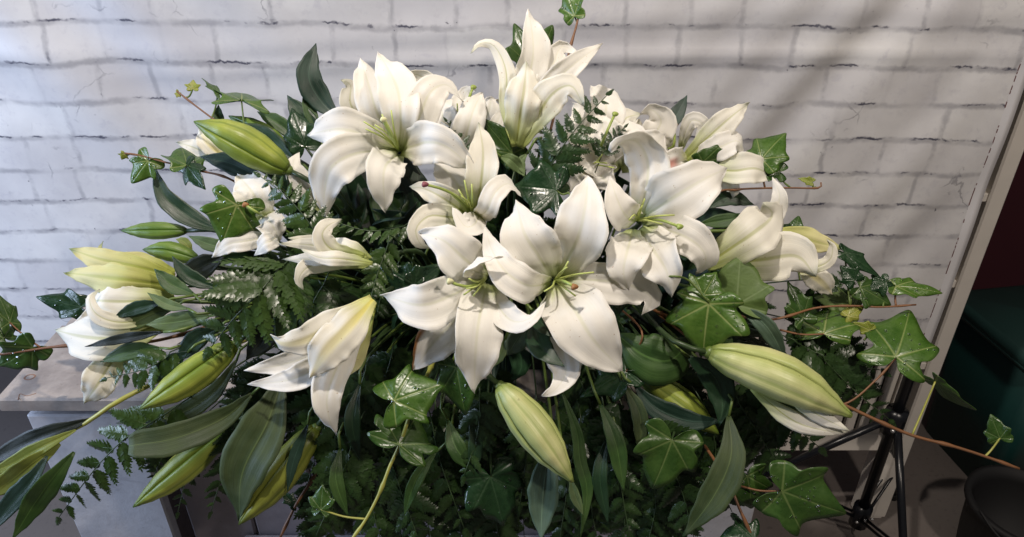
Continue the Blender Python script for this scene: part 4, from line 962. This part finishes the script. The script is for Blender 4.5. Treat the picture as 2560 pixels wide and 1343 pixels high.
# ---- fern fronds
def pinna_mesh(seed, npair=11):
    rs = random.Random(seed); vs, fs = [], []
    def tri_tube(n=10):
        for i in range(n + 1):
            x = i / n; r = .011 * (1 - x * .8)
            for k in range(3):
                a = k * 2.094; vs.append(V((x, r * math.cos(a) , r * math.sin(a) + .06 * x * (1 - x) - .10 * x * x)))
        for i in range(n):
            for k in range(3): fs.append((i * 3 + k, i * 3 + (k + 1) % 3, i * 3 + 3 + (k + 1) % 3, i * 3 + 3 + k))
    tri_tube()
    def pinnule(x, side, L):
        z0 = .06 * x * (1 - x) - .10 * x * x
        a = R(rs.uniform(44, 58)) * side; ax = V((math.cos(a), math.sin(a), rs.uniform(-.14, .08))); pr = V((-math.sin(a), math.cos(a), rs.uniform(-.16, .16)))
        o = len(vs); n = 6; hw = L * .275
        for i in range(n + 1):
            t = i / n; w = hw * (math.sin(math.pi * min(1, t * .86 + .14) ** .8) + .02) * (1.22 if i % 2 else .80) if i < n else 0
            c = V((x, 0, z0)) + ax * (L * t) + V((0, 0, -.22 * L * t * t))
            b = ax * (L * .07 if i % 2 else 0)
            vs.extend((c + pr * w + b + V((0, 0, .10 * w)), c + V((0, 0, -.0)), c - pr * w + b + V((0, 0, .10 * w))))
        for i in range(n):
            for j in (0, 1): q = o + i * 3 + j; fs.append((q, q + 1, q + 4, q + 3))
    for i in range(npair):
        x = .05 + .90 * i / npair
        L = (.30 * (1 - x) ** .65 + .035) * rs.uniform(.9, 1.08) * (1.0 if i else .8)
        pinnule(x, 1, L); pinnule(x + .03, -1, L * rs.uniform(.92, 1.05))
    pinnule(.95, rs.choice((-.05, .05)), .09)
    return vs, fs
PINNA = {}
for mt in ('fern_green', 'fern_dark'):
    PINNA[mt] = []
    for s in range(4):
        v, f = pinna_mesh(s + 11, (11, 12, 10, 13)[s]); me = bpy.data.meshes.new('pinna'); me.from_pydata(v, [], f); me.materials.append(MATS[mt])
        me.polygons.foreach_set('use_smooth', [True] * len(me.polygons)); PINNA[mt].append(me)
def frond(label, pts, plen, d, mat='fern_green', pairs=8, tilt=0.0, group='leatherleaf fern fronds', start=.12, droop=.25, world=None, ang=58):
    p3 = world or [P(p[0], p[1], d - (p[2] if len(p) > 2 else 0)) for p in pts]
    t = thing('fern_frond', anchor(p3[0]), label, 'fern', group); org = ORG[t]
    a = anchor(p3[0]); ctrl, L = catmull(p3, 40); fr = frames(ctrl)
    full = [a, a.lerp(p3[0], .5) + V((0, 0, .012))] + ctrl[::5]
    v, f = tube(full, .0016, .0006, seg=6, n=30); mesh('rachis', v, f, 'stem_dark', t)
    wl = plen / FPX * d
    for i in range(pairs * 2 + 1):
        last = i == pairs * 2; tt = 1.0 if last else start + (1 - start) * i / (pairs * 2); k = min(40, int(tt * 40)); T, Wd, N = fr[k]; c = ctrl[k]
        q = Matrix.Rotation(R(tilt), 3, T); Wd, N = q @ Wd, q @ N
        s = 1 if i % 2 else -1; Ln = wl * (max(.0, 1 - tt) ** .62 * .92 + .10) * random.uniform(.88, 1.1) * min(1, .72 + tt * 2.5)
        if last: X = T; Ln = wl * .34
        else: X = T * math.cos(R(ang)) + Wd * s * math.sin(R(ang))
        X = (X + N * random.uniform(-.28, .18) + V((0, 0, -droop)) * random.uniform(.4, 1.2)).normalized()
        Nn = (N + Wd * random.uniform(-.35, .35) + T * random.uniform(-.3, .3)); Y = Nn.cross(X).normalized(); Z = X.cross(Y)
        o = bpy.data.objects.new('pinna', PINNA[mat][random.randrange(4)]); col.objects.link(o); o.parent = t
        m = Matrix((X * Ln, Y * Ln, Z * Ln)).transposed().to_4x4(); m.translation = c - org; o.matrix_local = m
    return t
frond('glossy bright fern frond spread over the dark leaves right of two small buds', [(740, 640, -.04), (700, 670, .0), (645, 735, .03), (585, 795, .02), (528, 868)], 180, .93, 'fern_green', 7, 8, droop=.10, ang=52)
frond('upright fern frond between the half covered lily and the wide flat-petalled lily', [(830, 650), (775, 560, .01), (715, 490, .01), (652, 442)], 82, .95, 'fern_green', 10, -10, droop=.1)
frond('fern tip with sharp teeth rising beside the tall upright trumpet lily', [(1350, 470), (1395, 385, .02), (1450, 310, .03), (1516, 240, .02)], 92, .985, 'fern_dark', 8, 0, droop=0)
frond('fern frond peeping out between the trumpet lily and green-pistil lily', [(1400, 520), (1385, 420), (1350, 300)], 70, 1.0, 'fern_dark', 7, 20, droop=.1)
frond('fern seen nearly edge-on above the small half-open lily', [(1040, 560), (930, 578), (840, 556)], 62, 1.0, 'fern_green', 8, 55, droop=.1)
frond('short fern frond behind the wide flat-petalled lily right side', [(1180, 420), (1150, 350), (1118, 305)], 48, 1.03, 'fern_dark', 6, 0, droop=0)
frond('small fern sprig under the green-pistil lily', [(1500, 400), (1520, 360), (1560, 320)], 48, 1.02, 'fern_dark', 6, 0, droop=0)
frond('fern frond hanging over the gold-streaked trumpet lily', [(980, 590), (945, 680, .01), (915, 790, .02)], 62, .925, 'fern_green', 8, 0, droop=.2)
frond('long fern frond draped over the bench front below the olive buds', [(480, 990), (400, 1045, .02), (320, 1090, .03), (240, 1170, .03), (148, 1292)], 128, 1.0, 'fern_green', 9, 10, droop=.35)
frond('fern sprig beside the drooping white lily and bluish leaf', [(450, 870), (370, 920, .01), (268, 945)], 78, .99, 'fern_green', 7, 10)
LAND = [(985, 375, 'the widest open lily'), (1310, 250, 'the tall upright trumpet lily'), (1180, 500, 'the plum-tipped lily'), (1600, 545, 'the big green-throated lily'), (1385, 690, 'the dark-throated lily'), (1210, 690, 'the brown-stained lily'),
        (820, 640, 'the small half-open lily'), (800, 880, 'the gold-streaked trumpet lily'), (620, 540, 'the half covered white lily'), (300, 800, 'the drooping white lily'), (470, 950, 'the upper olive bud'), (450, 1170, 'the lower olive bud'),
        (690, 1200, 'the dull olive bud'), (1340, 1090, 'the lone hanging bud'), (1950, 960, 'the big pale splitting bud'), (1700, 1020, 'the shaded yellow-green bud'), (1900, 620, 'the side-facing lily'), (2060, 810, 'the tangle of glossy ivy'),
        (1020, 1040, 'the two overlapping ivy leaves'), (1670, 1150, 'the down-pointing dark ivy leaf'), (1240, 1250, 'the very dark glossy ivy leaf'), (2020, 1220, 'the pair of dark wet ivy leaves'), (1760, 820, 'the bright pale-veined ivy leaf'),
        (880, 1300, 'the lime vine stalk'), (1360, 1260, 'the upright blue-green leaf'), (1800, 1180, 'the drooping strap leaves'), (1480, 380, 'the green-pistil lily'), (640, 730, 'the glossy bright fern frond'), (2230, 1000, 'the ivy tendril over the tripod')]
def near(px, py): return min(LAND, key=lambda q: (q[0] - px) ** 2 + (q[1] - py) ** 2)[2]
SH = 'dark shaded fern frond hanging beside '
for pts, pl, d in (([(620, 1000), (575, 1130), (528, 1278)], 66, .99), ([(520, 1030), (475, 1160), (445, 1280)], 55, 1.02), ([(440, 1040), (420, 1110), (380, 1200)], 60, 1.03), ([(660, 1080), (640, 1180), (600, 1260)], 60, 1.0),
        ([(930, 880), (890, 1000), (860, 1100), (815, 1215)], 112, .96), ([(960, 1100), (1000, 1220), (1045, 1345)], 115, .96), ([(1070, 1000), (1100, 1150), (1160, 1320)], 105, .97), ([(900, 1050), (850, 1200), (790, 1340)], 110, .95),
        ([(1200, 960), (1195, 1080), (1160, 1190)], 80, .94), ([(1500, 980), (1540, 1150), (1575, 1345)], 105, .96), ([(1590, 1040), (1690, 1190), (1735, 1345)], 105, .95), ([(1450, 1030), (1425, 1180), (1400, 1345)], 90, .98),
        ([(1340, 980), (1320, 1120), (1300, 1260)], 82, .97), ([(1880, 920), (1960, 1040), (2048, 1118)], 105, .95), ([(1830, 980), (1900, 1090), (1960, 1180)], 92, .96), ([(1960, 840), (2080, 900), (2200, 925)], 105, .97),
        ([(2040, 880), (2140, 980), (2222, 1048)], 84, .97), ([(1940, 790), (2050, 830), (2160, 890)], 95, .98), ([(1740, 980), (1790, 1130), (1740, 1300)], 92, .98), ([(2000, 700), (2080, 740), (2135, 660)], 55, 1.0),
        ([(800, 700), (850, 770), (890, 870)], 90, .97), ([(830, 680), (780, 770), (810, 860)], 80, .97), ([(930, 1150), (930, 1260), (960, 1380)], 100, .99), ([(1080, 1120), (1060, 1250), (1090, 1390)], 95, 1.0),
        ([(1620, 1150), (1640, 1260), (1610, 1390)], 95, 1.0), ([(1560, 1100), (1480, 1230), (1500, 1380)], 90, 1.01), ([(990, 850), (960, 950), (900, 1060)], 90, 1.0), ([(1250, 900), (1220, 1050), (1240, 1200)], 90, 1.0),
        ([(1420, 900), (1480, 1020), (1480, 1160)], 90, .99), ([(1650, 900), (1720, 1000), (1800, 1120)], 90, 1.0), ([(700, 880), (640, 960), (560, 1030)], 90, 1.0), ([(1010, 640), (960, 720), (940, 800)], 70, .98)):
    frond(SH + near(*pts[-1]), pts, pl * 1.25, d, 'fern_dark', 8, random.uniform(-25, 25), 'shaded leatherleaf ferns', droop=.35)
for px, py, ex, ey in ((860, 930, 760, 1240), (940, 1000, 880, 1290), (1010, 1010, 980, 1330), (1090, 990, 1120, 1280), (1180, 1000, 1210, 1340), (1290, 1010, 1310, 1340), (1390, 1010, 1360, 1300), (1470, 1000, 1450, 1300), (1550, 1000, 1620, 1320),
                       (1640, 1010, 1700, 1280), (1730, 1000, 1830, 1280), (1800, 960, 1930, 1170), (800, 900, 690, 1130), (730, 900, 600, 1120), (1000, 1120, 1000, 1400), (1130, 1150, 1150, 1400), (1540, 1150, 1560, 1400), (1440, 1150, 1440, 1400), (1650, 1120, 1680, 1380), (860, 1120, 800, 1400), (1260, 1150, 1250, 1400)):
    pts = [(px, py), ((px + ex) / 2 + random.uniform(-20, 20), (py + ey) / 2), (ex, ey)]
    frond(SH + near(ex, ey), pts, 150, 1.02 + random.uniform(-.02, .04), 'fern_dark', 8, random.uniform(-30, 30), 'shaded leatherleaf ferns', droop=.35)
# background greenery packed between the flowers
FB = 'dark fern frond packed deep behind '
for px, py in ((720, 470), (860, 520), (1000, 520), (1100, 600), (1330, 560), (1290, 420), (1450, 500), (1560, 620), (1700, 640), (1840, 640), (1900, 760), (1700, 740), (640, 660), (560, 740), (480, 840),
               (760, 760), (880, 800), (1300, 820), (1560, 820), (1760, 880), (1950, 880), (700, 930), (1050, 780), (1240, 560)):
    q = P(px, py, 1.08 - .03 * random.random()); a = anchor(q); 
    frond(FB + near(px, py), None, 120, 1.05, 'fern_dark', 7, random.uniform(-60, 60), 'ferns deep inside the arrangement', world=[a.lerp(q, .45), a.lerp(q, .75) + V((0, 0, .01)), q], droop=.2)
LB = 'dark lily leaf packed deep behind '
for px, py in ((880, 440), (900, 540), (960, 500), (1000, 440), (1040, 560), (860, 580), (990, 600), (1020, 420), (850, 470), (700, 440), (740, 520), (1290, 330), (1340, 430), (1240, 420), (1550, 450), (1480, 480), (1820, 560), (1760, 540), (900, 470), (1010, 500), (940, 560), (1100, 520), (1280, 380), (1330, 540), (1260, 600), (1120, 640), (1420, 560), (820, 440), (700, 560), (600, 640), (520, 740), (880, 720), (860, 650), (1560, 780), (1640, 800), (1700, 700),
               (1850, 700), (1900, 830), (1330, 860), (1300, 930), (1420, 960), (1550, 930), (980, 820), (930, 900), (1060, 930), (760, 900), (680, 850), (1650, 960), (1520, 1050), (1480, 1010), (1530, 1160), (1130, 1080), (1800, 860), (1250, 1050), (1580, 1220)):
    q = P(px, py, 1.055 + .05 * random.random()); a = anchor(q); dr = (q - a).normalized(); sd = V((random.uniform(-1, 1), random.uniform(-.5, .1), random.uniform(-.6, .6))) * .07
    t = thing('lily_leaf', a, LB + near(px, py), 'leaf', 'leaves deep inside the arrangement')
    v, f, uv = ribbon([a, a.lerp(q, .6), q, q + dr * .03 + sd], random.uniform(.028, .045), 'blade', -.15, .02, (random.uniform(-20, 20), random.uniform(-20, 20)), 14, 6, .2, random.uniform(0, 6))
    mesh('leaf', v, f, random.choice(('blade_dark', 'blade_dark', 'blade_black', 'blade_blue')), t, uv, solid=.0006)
